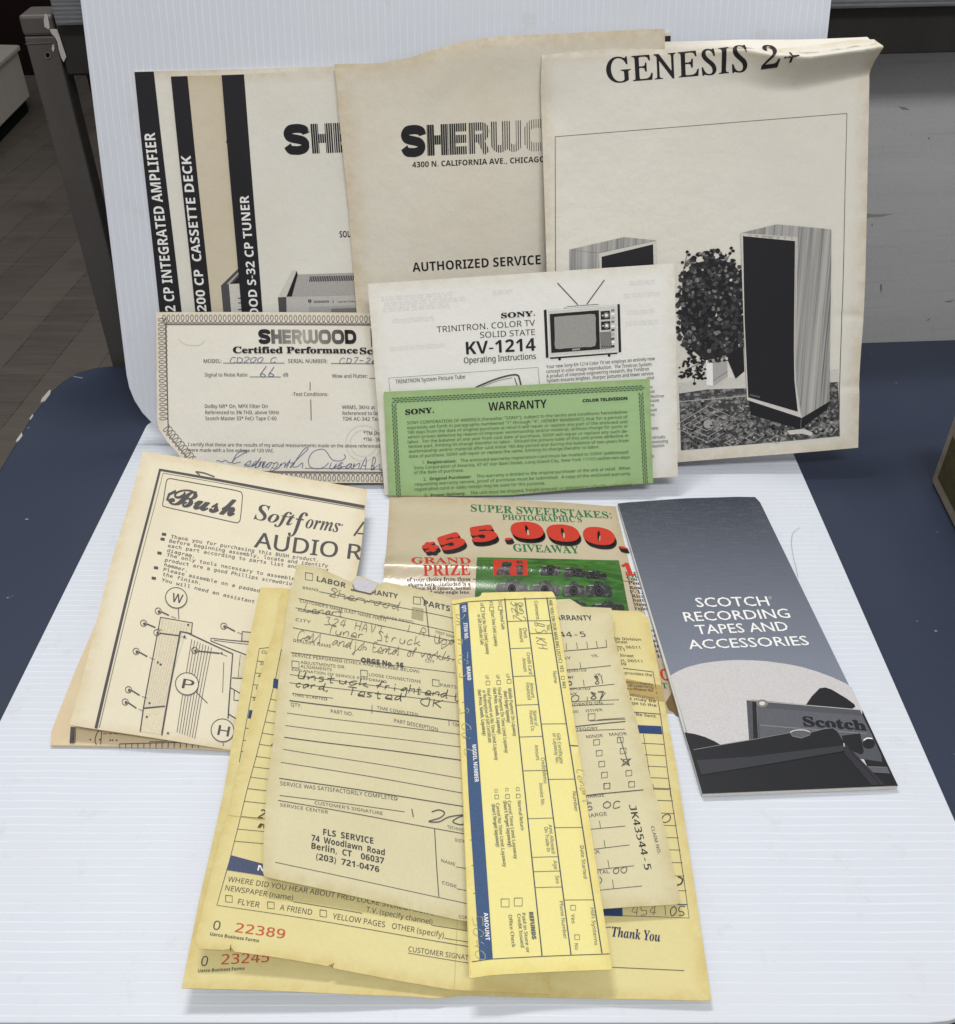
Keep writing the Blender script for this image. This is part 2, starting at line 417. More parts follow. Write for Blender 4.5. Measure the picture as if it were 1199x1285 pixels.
class Ink:
    def __init__(s, paper, part, label):
        s.p, s.part, s.label, s.fr = paper, part, label, paper
        s.blocks = []
        s.z = (1, 0, 0)
    def zoom(s, k, ox, oy): s.z = (k, ox, oy); return s
    def P(s, pts):
        k, ox, oy = s.z; return np.asarray(pts, float).reshape(-1, 2) / k + (ox, oy)
    def add(s, V, T, mat, layer):
        V = np.asarray(V, float); T = np.asarray(T, int)
        if len(T) == 0: return
        W = np.c_[V, np.broadcast_to(np.asarray(layer, float), (len(V),))]
        if s.p.ripple is not None or isinstance(s.p.surf, Field): W, T = split_tris(W, T, getattr(s.p, 'lim', 8.0))
        s.blocks.append((W[:, :2], T, W[:, 2], mat))
    def poly(s, pts, mat=INK, layer=0):
        V = s.P(pts); T = tessellate_polygon([[Vector((x, y, 0)) for x, y in V]])
        s.add(V, T, mat, layer)
    def line(s, pts, w=1.0, mat=INK, layer=0, raw=False, closed=False):
        V = np.asarray(pts, float).reshape(-1, 2) if raw else s.P(pts)
        if closed: V = np.vstack([V, V[:1]])
        if len(V) < 2: return
        d = np.diff(V, axis=0); L = np.linalg.norm(d, axis=1); L[L == 0] = 1; d = d / L[:, None]
        n = np.c_[-d[:, 1], d[:, 0]]; nn = np.vstack([n[:1], n[:-1] + n[1:], n[-1:]])
        ln = np.linalg.norm(nn, axis=1); ln[ln < 0.3] = 0.3; nn = nn / ln[:, None]
        Q = np.vstack([V + nn * w / 2, V - nn * w / 2]); N = len(V)
        T = []
        for i in range(N - 1): T += [(i, i + 1, N + i), (i + 1, N + i + 1, N + i)]
        s.add(Q, T, mat, layer)
    def circle(s, c, r, mat=INK, w=None, layer=0, ry=None, n=28):
        ry = ry or r; a = np.linspace(0, 2 * math.pi, n, endpoint=False)
        P = np.c_[c[0] + r * np.cos(a), c[1] + ry * np.sin(a)]
        if w: s.line(P, w, mat, layer, closed=True)
        else: s.poly(P, mat, layer)
    def text(s, p0, p1, cap, txt, st='i', mat=INK, layer=0, res=None, shear=0.0, fn=None):
        p0, p1 = s.P([p0, p1]); cap = cap / s.z[0]
        V, T = outline_text(txt, st, res if res else (1 if cap < 6 else (2 if cap < 14 else 4)))
        if not len(V): return
        x0, x1 = V[:, 0].min(), V[:, 0].max(); k = 1 / cap_height(st)
        x = (V[:, 0] - x0) / (x1 - x0); y = V[:, 1] * k
        if fn: x, y = fn(x, y)
        if shear: x = x + shear * y * cap / np.linalg.norm(p1 - p0)
        s.add(s.fr.frame(p0, p1, cap)(x, y), T, mat, layer + V[:, 2])
    def texts(s, table, mat=INK, layer=0):
        for ln in table.strip().split('\n'):
            h, t = ln.strip().split('|', 1); a = h.split(',')
            v = [float(q) for q in a[:5]]; st = a[5] if len(a) > 5 else 'i'
            s.text(v[:2], v[2:4], v[4], t, st, mat, layer)
    def rows(s, table, mat=INK, w=0.8):
        for ln in table.strip().split('\n'):
            v = [float(q) for q in ln.split(',')]; s.line(np.reshape(v[:4], (2, 2)), v[4] if len(v) > 4 else w, mat)
    def check(s, x, y, r=1.0, mat=INK, w=0.9, sk=0.0):
        s.line([(x - r, y - r), (x + r, y - r + sk), (x + r, y + r + sk), (x - r, y + r)], w, mat, closed=True)
    def logo(s, p0, p1, cap, txt, duty, mat=INK, pitch=0.011):
        """heavy square lettering cut into upright stripes; duty(x) gives the inked share of each stripe"""
        p0, p1 = s.P([p0, p1]); cap = cap / s.z[0]
        tot = sum(LOGO[c][0] for c in txt); V, T, x0 = [], [], 0.0
        for ch in txt:
            w, sw, strokes = LOGO[ch]
            for st_ in strokes:
                Q = np.array(smooth([tuple(q) for q in st_], 5) if len(st_) > 6 else st_, float) * (w, 1) + (0, 0)
                d = np.diff(Q, axis=0); d /= np.linalg.norm(d, axis=1)[:, None]
                n = np.c_[-d[:, 1], d[:, 0]]; nn = np.vstack([n[:1], n[:-1] + n[1:], n[-1:]]); nn /= np.maximum(np.linalg.norm(nn, axis=1)[:, None], .3)
                h = nn * sw / 2; b = len(V); N = len(Q)
                V += [tuple(q) for q in np.vstack([Q + h, Q - h]) + (x0, 0)]
                for i in range(N - 1): T += [(b + i, b + i + 1, b + N + i), (b + i + 1, b + N + i + 1, b + N + i)]
            x0 += w
        X = np.array(V) / (tot, 1); f = s.fr.frame(p0, p1, cap)
        out, tri = [], []
        for a in np.arange(0, 1 + pitch, pitch):
            lo, hi = a, a + pitch * min(1.0, duty(a + pitch / 2))
            for t in T:
                q = [X[i] for i in t]
                if max(v[0] for v in q) <= lo or min(v[0] for v in q) >= hi: continue
                for sgn, lim in ((1, lo), (-1, hi)):
                    r = []
                    for i in range(len(q)):
                        A, B = q[i], q[(i + 1) % len(q)]; da, db = sgn * (A[0] - lim), sgn * (B[0] - lim)
                        if da >= 0: r.append(A)
                        if da * db < 0: r.append(A + (B - A) * da / (da - db))
                    q = r
                    if len(q) < 3: break
                if len(q) < 3: continue
                b = len(out); out += q; tri += [(b, b + i, b + i + 1) for i in range(1, len(q) - 1)]
        out = np.array(out); s.add(f(out[:, 0], out[:, 1]), tri, mat, 0)
    def hand(s, p0, p1, h, txt, mat=PENK, w=1.0, slant=0.25, layer=1, jit=0.35, join=False):
        p0, p1 = s.P([p0, p1]); h = h / s.z[0]; rnd = random.Random(txt)
        last = None; n = len(txt); f = s.fr.frame(p0, p1, h); L = np.linalg.norm(p1 - p0); cw = 1.0 / n
        for i, c in enumerate(txt):
            if c == ' ': last = None
            for ks, st in enumerate(HW.get(c, '').split(' ')):
                pts = [(int(st[k]), int(st[k + 1])) for k in range(0, len(st) - 1, 2)]
                if len(pts) < 2: continue
                pts = [(x + rnd.uniform(-jit, jit), y + rnd.uniform(-jit, jit)) for x, y in pts]
                q = np.array(smooth(pts)); y = (q[:, 1] - 3) / 6.0
                x = (i + q[:, 0] / 6.2) * cw + slant * y * h / L
                if join and ks == 0 and last is not None and c.islower(): x = np.r_[last[0], (last[0] + x[0]) / 2, x]; y = np.r_[last[1], (last[1] + y[0]) / 2 - .04, y]
                s.line(f(x, y), w, mat, layer, raw=True)
                if ks == 0: last = (x[-1], y[-1])
    def scrawl(s, pts, w=1.0, mat=PENB, layer=1, n=5):
        s.line(smooth([tuple(p) for p in s.P(pts)], n), w, mat, layer, raw=True)
    def build(s, gap=11.0):
        N = len(s.blocks)
        if not N: return
        bb = np.array([np.r_[b[0].min(0), b[0].max(0)] for b in s.blocks]); grp = list(range(N))
        def root(i):
            while grp[i] != i: grp[i] = grp[grp[i]]; i = grp[i]
            return i
        for i in range(N):
            near = np.where((bb[:, 0] < bb[i, 2] + gap) & (bb[:, 2] > bb[i, 0] - gap) & (bb[:, 1] < bb[i, 3] + gap) & (bb[:, 3] > bb[i, 1] - gap))[0]
            for j in near: grp[root(j)] = root(i)
        sets = {}
        for i in range(N): sets.setdefault(root(i), []).append(s.blocks[i])
        for bl in sets.values():
            mats = []; Vs, Ts, Ls, Ms, n = [], [], [], [], 0
            for V, T, L, m in bl:
                if m not in mats: mats.append(m)
                Vs.append(V); Ts.append(T + n); Ls.append(L); Ms.append(np.full(len(T), mats.index(m))); n += len(V)
            V = np.vstack(Vs); T = np.vstack(Ts); L = np.concatenate(Ls); M = np.concatenate(Ms)
            P = s.p.pos(V, LAYER * (2.5 + L)) - s.p.org
            e1, e2 = P[T[:, 1]] - P[T[:, 0]], P[T[:, 2]] - P[T[:, 0]]
            nz = np.cross(e1, e2); view = CAM * S - (P[T[:, 0]] + s.p.org)
            back = (nz * view).sum(1) < 0; T[back] = T[back][:, ::-1]
            ok = np.linalg.norm(nz, axis=1) > 1e-13
            me = bpy.data.meshes.new(s.part); me.from_pydata(P.tolist(), [], T[ok].tolist())
            o = link(s.part, me, s.p.root, mats); me.polygons.foreach_set('material_index', M[ok].astype(int).tolist())
            if s.label: o['label'] = s.label

def split_tris(V, T, lim):
    V = [tuple(v) for v in V]; out = []; st = [tuple(t) for t in T]; mid = {}
    A = np.array(V)[np.array(T)][:, :, :2]
    if max(np.abs(A[:, 0] - A[:, 1]).max(), np.abs(A[:, 1] - A[:, 2]).max(), np.abs(A[:, 2] - A[:, 0]).max()) < lim: return np.array(V), np.array(T)
    while st:
        t = st.pop(); d = []
        for i in range(3):
            a, b = V[t[i]], V[t[(i + 1) % 3]]; d.append(math.hypot(a[0] - b[0], a[1] - b[1]))
        i = d.index(max(d))
        if d[i] < lim: out.append(t); continue
        a, b, c = t[i], t[(i + 1) % 3], t[(i + 2) % 3]; k = (min(a, b), max(a, b))
        if k not in mid:
            mid[k] = len(V); V.append(tuple((p + q) / 2 for p, q in zip(V[a], V[b])))
        st += [(a, mid[k], c), (mid[k], b, c)]
    return np.array(V), np.array(out)

# ------------------------------------------------------------------ the setting
FLOOR_Z = -1.12
def m3(p): return tuple(np.array(p, float) * S)
def floor_mat():
    m, t, b = nodes('old_planks')
    def M(op, a, b_=0.0):
        q = t.nodes.new('ShaderNodeMath'); q.operation = op
        for i, v in ((0, a), (1, b_)):
            if isinstance(v, (int, float)): q.inputs[i].default_value = v
            else: t.links.new(v, q.inputs[i])
        return q.outputs[0]
    mp = t.nodes.new('ShaderNodeMapping'); mp.inputs['Rotation'].default_value = (0, 0, PLANK_ROT)
    tc = t.nodes.new('ShaderNodeTexCoord'); t.links.new(tc.outputs['Object'], mp.inputs[0]); sx = t.nodes.new('ShaderNodeSeparateXYZ'); t.links.new(mp.outputs[0], sx.inputs[0])
    vv = M('DIVIDE', sx.outputs[1], 0.083); row = M('FLOOR', vv); fr = M('FRACT', vv)
    wn = t.nodes.new('ShaderNodeTexWhiteNoise'); wn.noise_dimensions = '1D'; t.links.new(row, wn.inputs['W'])
    uu = M('ADD', M('DIVIDE', sx.outputs[0], 1.3), M('MULTIPLY', wn.outputs[0], 7.3)); fu = M('FRACT', uu)
    w2 = t.nodes.new('ShaderNodeTexWhiteNoise'); w2.noise_dimensions = '2D'
    cb = t.nodes.new('ShaderNodeCombineXYZ'); t.links.new(row, cb.inputs[0]); t.links.new(M('FLOOR', uu), cb.inputs[1]); t.links.new(cb.outputs[0], w2.inputs['Vector'])
    gap = M('MAXIMUM', M('LESS_THAN', M('MINIMUM', fr, M('SUBTRACT', 1.0, fr)), 0.016), M('LESS_THAN', fu, 0.0016))
    tone = mix_rgb(t, w2.outputs[0], (0.082, 0.072, 0.064), (0.118, 0.103, 0.092))
    planks = mix_rgb(t, M('MULTIPLY', gap, 0.8), tone, (0.03, 0.025, 0.022))
    n = tex(t, 'ShaderNodeTexNoise', 1.0, Detail=8, Roughness=0.7); coord(t, n, (0, 0, PLANK_ROT), (5, 80, 8))
    n2 = tex(t, 'ShaderNodeTexNoise', 7, Detail=4); coord(t, n2)
    c = mix_rgb(t, ramp(t, n.outputs[0], 0.4, 0.75), planks, (0.14, 0.118, 0.10))
    c = mix_rgb(t, ramp(t, n2.outputs[0], 0.55, 0.8), c, (0.065, 0.058, 0.054))
    t.links.new(c, b.inputs['Base Color']); b.inputs['Roughness'].default_value = 0.6
    bump(t, b, n.outputs[0], 0.3, 0.002); return m
r1, r2 = rays([(0, 371)])[0], rays([(95, 276)])[0]
q1, q2 = [CAM + (FLOOR_Z - 1) / r[2] * r for r in (r1, r2)]
PLANK_ROT = -math.atan2(q2[1] - q1[1], q2[0] - q1[0])
bm = bmesh.new(); bmesh.ops.create_grid(bm, x_segments=1, y_segments=1, size=6)
bmesh.ops.translate(bm, verts=bm.verts, vec=(0, 2, FLOOR_Z * S))
tag(bm_obj('floor', bm, floor_mat()), 'dark worn plank floor', kind='structure')
bm = box((-6, 3.4, FLOOR_Z * S + 0.004), (12, 0, 0), (0, 0.1, 0), (0, 0, 3.2))
tag(bm_obj('wall', bm, flat('wall_dark', (0.012, 0.006, 0.006), 0.8)), 'dark wall at the back', kind='structure')

# bench with the navy top
def navy_mat():
    m, t, b = nodes('navy_laminate')
    n = tex(t, 'ShaderNodeTexNoise', 1400, Detail=2); coord(t, n)
    n2 = tex(t, 'ShaderNodeTexNoise', 9, Detail=5); coord(t, n2)
    v = tex(t, 'ShaderNodeTexNoise', 130, Detail=1); coord(t, v)
    c = mix_rgb(t, ramp(t, n.outputs[0], 0.3, 0.7), (0.022, 0.031, 0.059), (0.031, 0.042, 0.074))
    c = mix_rgb(t, ramp(t, n2.outputs[0], 0.45, 0.8), c, (0.034, 0.045, 0.074))
    c = mix_rgb(t, ramp(t, v.outputs[0], 0.80, 0.83), c, (0.25, 0.27, 0.32))
    t.links.new(c, b.inputs['Base Color']); b.inputs['Roughness'].default_value = 0.48; b.inputs['Specular IOR Level'].default_value = 0.35
    bump(t, b, n.outputs[0], 0.10, 0.0006); return m
BZ = -0.0105
outl = [(1199, 425), (162, 457.5), (140, 458), (120, 460), (98, 466), (78, 477), (62, 490.5), (38, 521), (27, 540), (0, 585), (-60, 690)]
pts = [ground(x, y, BZ) for x, y in outl]
d = pts[0] - pts[1]; pts[0] = pts[1] + d * 1.35
e = pts[-1] - pts[-2]; k = (0.462 - pts[-1][1]) / e[1]; pts.append(pts[-1] + e * k * 0.9)
pts[-1][1] = 0.462; pts.append(np.array([pts[0][0], 0.462, BZ]))
btop = [m3(p) for p in pts]
bench = thing('bench', (0.1, 0.45, FLOOR_Z * S + 0.001), 'navy blue bench top with rounded chipped corner under the white board', 'bench')
o = np.array(bench.location)
bm = prism([tuple(np.array(p) - o) for p in btop], (0, 0, -0.032), 0.003, 3); bm_obj('bench_top', bm, navy_mat(), bench)
steel_d = flat('bench_leg_steel', (0.03, 0.03, 0.033), 0.45, 0.6)
zl = BZ * S - 0.033 - o[2]
for x in (-0.16, 0.50):
    for y in (-0.17, 0.20):
        bm_obj('leg', box((x, y, 0), (0.03, 0, 0), (0, 0.03, 0), (0, 0, zl), 0.002), steel_d, bench)
class Level:
    def __init__(s, z): s.zz = z
    def hit(s, px): r = rays(px); return CAM + ((s.zz - 1) / r[:, 2])[:, None] * r
def decal(name, surf, pts, mat, parent, org, lift=0.0004, label=None):
    P = (surf.hit(pts) * S); n = np.cross(P[1] - P[0], P[2] - P[0]); n /= np.linalg.norm(n)
    if (n * (CAM * S - P[0])).sum() < 0: n = -n
    bm = prism([tuple(p - n * 0.0004 - org) for p in P], tuple(n * (lift + 0.0004)))
    return bm_obj(name, bm, mat, parent)
chip = flat('bare_chip', (0.42, 0.41, 0.38), 0.8)
for c in ([(62, 490), (53, 500), (51, 505), (57, 503), (63, 495), (64, 490)], [(27.5, 543), (21, 552), (20, 555), (24, 553), (28.5, 547)], [(41, 520), (37, 526), (38.5, 527), (42, 522)]):
    decal('paint_chip', Level(BZ), c, chip, bench, o)
for c in ([(8, 750), (15, 749), (18, 747), (9, 751.5)], [(92, 472), (104, 474), (104, 475), (92, 473)]):
    decal('scratch', Level(BZ), c, flat('scratch_pale', (0.2, 0.22, 0.27)), bench, o, 0.0002)

# steel desk behind the bench
desk_d = np.array([1.57, 0.155, 0]); desk_d /= np.linalg.norm(desk_d)
desk_n = np.array([desk_d[1], -desk_d[0], 0])            # toward the camera
D0 = on_y(23, 19, 1.80)
FACE = Lean(D0, desk_n)
zt = FACE.hit([(60, 29)])[0][2]; za = FACE.hit([(92, 94)])[0][2]
Ls = 2.6
desk = thing('steel_desk', m3((D0[0] + 1.0, D0[1] + 0.3, FLOOR_Z + 0.002)), 'dark steel framed desk with ribbed top edge and scuffed grey panel', 'desk')
od = np.array(desk.location)
def dk(s, h, z): return np.array([D0[0], D0[1], 0]) + desk_d * s - desk_n * h + np.array([0, 0, z])
def dbox(name, s, h, z, ls, lh, lz, mat, bev=0.001):
    p = m3(dk(s, h, z)); p = np.array(p) - od
    return bm_obj(name, box(p, m3(desk_d * ls), m3(-desk_n * lh), (0, 0, lz * S), bev), mat, desk)
def steel_mat(name, c1, c2, rough=0.42, metal=0.55):
    m, t, b = nodes(name)
    n = tex(t, 'ShaderNodeTexNoise', 1, Detail=6, Roughness=0.65); coord(t, n, None, (30, 30, 9))
    n2 = tex(t, 'ShaderNodeTexNoise', 1100, Detail=2); coord(t, n2)
    c = mix_rgb(t, ramp(t, n.outputs[0], 0.35, 0.75), c1, c2)
    c = mix_rgb(t, ramp(t, n2.outputs[0], 0.66, 0.74), c, tuple(v * 1.5 for v in c2))
    t.links.new(c, b.inputs['Base Color']); b.inputs['Roughness'].default_value = rough; b.inputs['Metallic'].default_value = metal
    bump(t, b, n2.outputs[0], 0.1, 0.0004); return m
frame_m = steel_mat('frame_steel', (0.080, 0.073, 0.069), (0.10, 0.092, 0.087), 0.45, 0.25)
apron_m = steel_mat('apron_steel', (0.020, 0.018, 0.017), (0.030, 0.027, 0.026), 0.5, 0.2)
legw = 0.051
dbox('leg', 0, 0.0, FLOOR_Z + 0.003, legw, 0.006, D0[2] - FLOOR_Z - 0.036, frame_m)
dbox('leg', legw - 0.005, 0.0062, FLOOR_Z + 0.003, 0.005, 0.05, D0[2] - FLOOR_Z - 0.038, frame_m)
dbox('leg_corner', -0.001, -0.001, D0[2] - 0.0322, legw + 0.004, 0.075, 0.0322 + 0.0, frame_m, 0.002)
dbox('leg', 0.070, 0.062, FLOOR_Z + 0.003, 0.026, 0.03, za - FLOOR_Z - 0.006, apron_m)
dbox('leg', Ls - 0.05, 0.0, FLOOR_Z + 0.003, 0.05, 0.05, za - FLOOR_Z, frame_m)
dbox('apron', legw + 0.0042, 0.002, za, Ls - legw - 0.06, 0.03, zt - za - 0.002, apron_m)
def rib_mat():
    m, t, b = nodes('ribbed_edge')
    w = tex(t, 'ShaderNodeTexWave', 1, bands_direction='Z', Distortion=0.5); w.inputs['Detail'].default_value = 2
    coord(t, w, None, (3, 3, 120))
    n = tex(t, 'ShaderNodeTexNoise', 1, Detail=4); coord(t, n, None, (90, 90, 900))
    c = mix_rgb(t, ramp(t, w.outputs[0], 0.2, 0.8), (0.085, 0.088, 0.10), (0.20, 0.205, 0.22))
    c = mix_rgb(t, ramp(t, n.outputs[0], 0.4, 0.7), c, (0.14, 0.145, 0.16))
    t.links.new(c, b.inputs['Base Color']); b.inputs['Roughness'].default_value = 0.45; return m
dbox('desk_top', legw + 0.012, -0.02, zt, Ls, 0.8, 0.085, rib_mat(), 0.001)
def panel_mat():
    m, t, b = nodes('scuffed_grey_panel')
    n = tex(t, 'ShaderNodeTexNoise', 1, Detail=6, Roughness=0.65); coord(t, n, None, (3, 3, 40))
    n2 = tex(t, 'ShaderNodeTexNoise', 8, Detail=7, Roughness=0.7); coord(t, n2, (0.4, 0.5, 0.2))
    n3 = tex(t, 'ShaderNodeTexNoise', 1500, Detail=2); coord(t, n3)
    v = tex(t, 'ShaderNodeTexNoise', 1, Detail=2, Roughness=0.4); coord(t, v, (0, 0.15, 0), (9, 9, 300))
    c = mix_rgb(t, ramp(t, n.outputs[0], 0.35, 0.7), (0.37, 0.375, 0.392), (0.46, 0.465, 0.482))
    c = mix_rgb(t, ramp(t, n2.outputs[0], 0.58, 0.75), c, (0.38, 0.375, 0.375))
    c = mix_rgb(t, ramp(t, v.outputs[0], 0.62, 0.74), c, (0.32, 0.315, 0.315))
    c = mix_rgb(t, ramp(t, n3.outputs[0], 0.3, 0.8), c, (0.56, 0.565, 0.575))
    t.links.new(c, b.inputs['Base Color']); b.inputs['Roughness'].default_value = 0.5; b.inputs['Metallic'].default_value = 0.1
    return m
dbox('panel', 0.10, 0.115, FLOOR_Z + 0.01, Ls - 0.16, 0.012, za + 0.05 - FLOOR_Z, panel_mat())
PANEL = FACE.off(-0.115)
chipw = flat('bare_paint', (0.46, 0.44, 0.41), 0.75)
FR = FACE.off(0.0012)
decal('paint_chip', FR, [(56.5, 17), (55, 25), (56, 33), (61, 36.5), (62.5, 34), (61.5, 27), (60, 20)], chipw, desk, od)
decal('paint_chip', FR, [(62.5, 36), (72, 36.5), (74.5, 44), (78, 55), (82, 67), (83.3, 71), (80, 77.5), (77, 72), (74, 62), (72, 52), (69, 46), (65, 42)], chipw, desk, od)
decal('paint_chip', FR, [(66, 56), (68, 55.5), (68.5, 61), (67, 65), (65, 61)], chipw, desk, od)
decal('scratch', FR, [(32, 54.5), (64, 52.6), (64, 53.4), (32, 55.2)], flat('scratch_steel', (0.14, 0.13, 0.125)), desk, od)
decal('screw_hole', FR, [(60 + 3.8 * math.cos(a), 69 + 4.3 * math.sin(a)) for a in np.linspace(0, 6.28, 14)[:-1]], flat('hole_rim', (0.16, 0.155, 0.15)), desk, od)
decal('screw_hole', FR, [(60 + 2.7 * math.cos(a), 68.6 + 3.1 * math.sin(a)) for a in np.linspace(0, 6.28, 14)[:-1]], flat('hole_black', (0.004, 0.004, 0.004)), desk, od, 0.0006)
stain = flat('panel_stain', (0.28, 0.265, 0.24), 0.7); mark = flat('panel_mark', (0.24, 0.235, 0.23), 0.7)
decal('scuff', PANEL, [(1105, 357), (1107, 356), (1107.4, 362), (1106, 367.5), (1105, 362)], flat('panel_smudge', (0.20, 0.20, 0.20)), desk, od, 0.0002)
decal('scuff', PANEL, [(1085, 267), (1100, 269), (1121, 268), (1108, 271.5), (1090, 272.5), (1085, 279)], stain, desk, od, 0.0002)
for c in ([(1128, 133.5), (1137, 134.5), (1143, 138), (1133, 137)],
          [(1165, 172), (1167, 172), (1167, 175), (1165, 174)], [(1163, 402), (1168, 398), (1166, 402)], [(1185, 378), (1199, 376), (1192, 379.5)], [(1094, 281), (1096, 280), (1095, 284)]):
    decal('scuff', PANEL, c, mark if len(c) != 5 else flat('panel_dark', (0.10, 0.095, 0.09)), desk, od, 0.0002)

# pale cabinet on the floor at the far left
pr = rays([(45, 138)])[0]; A0 = CAM + (FLOOR_Z + 0.004 - 1) / pr[2] * pr
YB = A0[1]
c_low, c_top = on_y(38, 121, YB), on_y(24, 57, YB)
cab = thing('low_cabinet', m3(A0), 'pale grey low cabinet standing on the plank floor, a black block as the shadow beneath', 'cabinet')
oc = np.array(cab.location)
hit_z = lambda x, y, z: CAM + (z - 1) / rays([(x, y)])[0][2] * rays([(x, y)])[0]
lowL = hit_z(0, 160, c_low[2]); dirf = lowL - c_low; dirf /= np.linalg.norm(dirf)
dirb = np.array([-dirf[1], dirf[0], 0]); dirb = dirb if dirb[1] > 0 else -dirb
dirb = np.array([-0.995, 0.1, 0])
wid, hgt = np.linalg.norm(lowL - c_low) * 1.9, c_top[2] - c_low[2]
pale = steel_mat('cabinet_paint', (0.50, 0.475, 0.43), (0.56, 0.535, 0.49), 0.5, 0.0)
bm_obj('cabinet_body', box(np.array(m3(c_low)) - oc, m3(dirf * wid), m3(dirb * 1.6), (0, 0, hgt * 0.9 * S), 0.004), pale, cab)
bm_obj('cabinet_lid', box(np.array(m3(c_low - dirf * 0.02 - dirb * 0.02 + np.array([0, 0, hgt * 0.905]))) - oc, m3(dirf * (wid + 0.04)), m3(dirb * 1.65), (0, 0, hgt * 0.1 * S), 0.004), pale, cab)
bm_obj('shadow_block', box(np.array(m3(c_low + dirf * 0.03 + dirb * 0.03 + np.array([0, 0, A0[2] - c_low[2]]))) - oc, m3(dirf * (wid - 0.06)), m3(dirb * 1.5), (0, 0, (c_low[2] - A0[2]) * S - 0.002), 0.002), flat('shadow_black', (0.006, 0.006, 0.006)), cab)  # black block stands in for the dark shadow beneath the cabinet

# worn carton at the right edge
g0, g1 = ground(1168, 604, BZ + 0.002), ground(1199, 667, BZ + 0.002)
gd = g1 - g0; gd /= np.linalg.norm(gd); gn = np.array([gd[1], -gd[0], 0]); gn = gn if gn[0] > 0 else -gn
top = on_y(1196.5, 517, g0[1]); hz = top[2] - g0[2]
car = thing('carton', m3(g0), 'worn tan carton with an olive green panel standing on the navy bench', 'carton')
occ = np.array(car.location)
def tan_mat():
    m, t, b = nodes('worn_card')
    n = tex(t, 'ShaderNodeTexNoise', 60, Detail=7, Roughness=0.7); coord(t, n)
    c = mix_rgb(t, ramp(t, n.outputs[0], 0.35, 0.7), (0.19, 0.155, 0.125), (0.30, 0.255, 0.215)); t.links.new(c, b.inputs['Base Color']); b.inputs['Roughness'].default_value = 0.8
    bump(t, b, n.outputs[0], 0.4, 0.001); return m
def olive_mat():
    m, t, b = nodes('olive_card')
    n = tex(t, 'ShaderNodeTexNoise', 130, Detail=6, Roughness=0.7); coord(t, n)
    c = mix_rgb(t, ramp(t, n.outputs[0], 0.4, 0.75), (0.045, 0.038, 0.010), (0.085, 0.068, 0.02)); t.links.new(c, b.inputs['Base Color']); b.inputs['Roughness'].default_value = 0.7; return m
bm_obj('box_body', box((0, 0, 0), m3(gd * 0.55), m3(gn * 0.5), (0, 0, hz * S), 0.0025, 3), tan_mat(), car)
nn = -gn * 0.0008
bm_obj('side_panel', box(np.array(m3(gd * 0.022 + np.array([0, 0, hz * 0.17]) + nn)), m3(gd * 0.5), m3(gn * 0.001), (0, 0, hz * 0.60 * S), 0), olive_mat(), car)

# ------------------------------------------------------------------ the two corrugated boards
def tex_co(t, sc):
    n = tex(t, 'ShaderNodeTexNoise', sc, Detail=3); coord(t, n); return n.outputs[0]
def board_mat(name, axis, pitch):
    m, t, b = nodes(name)
    c = t.nodes.new('ShaderNodeTexCoord'); sp = t.nodes.new('ShaderNodeSeparateXYZ'); t.links.new(c.outputs['Object'], sp.inputs[0])
    nz = tex(t, 'ShaderNodeTexNoise', 22, Detail=2); coord(t, nz)
    md = t.nodes.new('ShaderNodeMath'); md.operation = 'MULTIPLY_ADD'; md.inputs[1].default_value = pitch * 0.35; t.links.new(nz.outputs[0], md.inputs[0]); t.links.new(sp.outputs[axis], md.inputs[2])
    pp = t.nodes.new('ShaderNodeMath'); pp.operation = 'PINGPONG'; pp.inputs[1].default_value = pitch / 2; t.links.new(md.outputs[0], pp.inputs[0])
    line = ramp(t, pp.outputs[0], pitch * 0.36, pitch * 0.48)
    n = tex(t, 'ShaderNodeTexNoise', 12, Detail=5); coord(t, n)
    n2 = tex(t, 'ShaderNodeTexNoise', 1100, Detail=2); coord(t, n2)
    n3 = tex(t, 'ShaderNodeTexNoise', 46, Detail=5, Roughness=0.75); coord(t, n3)
    n5 = tex(t, 'ShaderNodeTexNoise', 330, Detail=3, Roughness=0.6); coord(t, n5)
    vr = t.nodes.new('ShaderNodeMath'); vr.operation = 'MULTIPLY'; t.links.new(line, vr.inputs[0]); t.links.new(ramp(t, tex_co(t, 35), 0.15, 0.55), vr.inputs[1]); line2 = vr.outputs[0]
    base = mix_rgb(t, line2, (0.615, 0.655, 0.735), (0.725, 0.765, 0.84))
    base = mix_rgb(t, ramp(t, n.outputs[0], 0.5, 0.8), base, (0.63, 0.66, 0.71))
    base = mix_rgb(t, ramp(t, n2.outputs[0], 0.3, 1.1), base, (0.60, 0.64, 0.71))
    dirt = t.nodes.new('ShaderNodeMath'); dirt.operation = 'MULTIPLY'; dirt.inputs[1].default_value = 0.5; t.links.new(ramp(t, n3.outputs[0], 0.58, 0.80), dirt.inputs[0])
    base = mix_rgb(t, dirt.outputs[0], base, (0.47, 0.47, 0.46))
    base = mix_rgb(t, ramp(t, n5.outputs[0], 0.735, 0.80), base, (0.33, 0.33, 0.34))
    t.links.new(base, b.inputs['Base Color']); b.inputs['Roughness'].default_value = 0.42; b.inputs['Specular IOR Level'].default_value = 0.35
    bump(t, b, line, 0.18, 0.0006); return m
XL, XR, YF, YK = -0.631, 0.560, 0.4470, 1.55
out = rounded([(XL, YK, 0), (XR, YK, 0), (XR, YF, 0), (XL, YF, 0)], [0.02, 0.02, 0.115, 0.115])
lb = bm_obj('corrugated_board', prism([m3(p) for p in out], (0, 0, -0.0041), 0.0003, 1), board_mat('white_flutes_across', 1, 0.0044), None, m3((0, 1.0, 0)))
tag(lb, 'white corrugated plastic board lying flat on the navy bench', 'board')
up_v = np.array([0, math.sin(LEAN), math.cos(LEAN)])
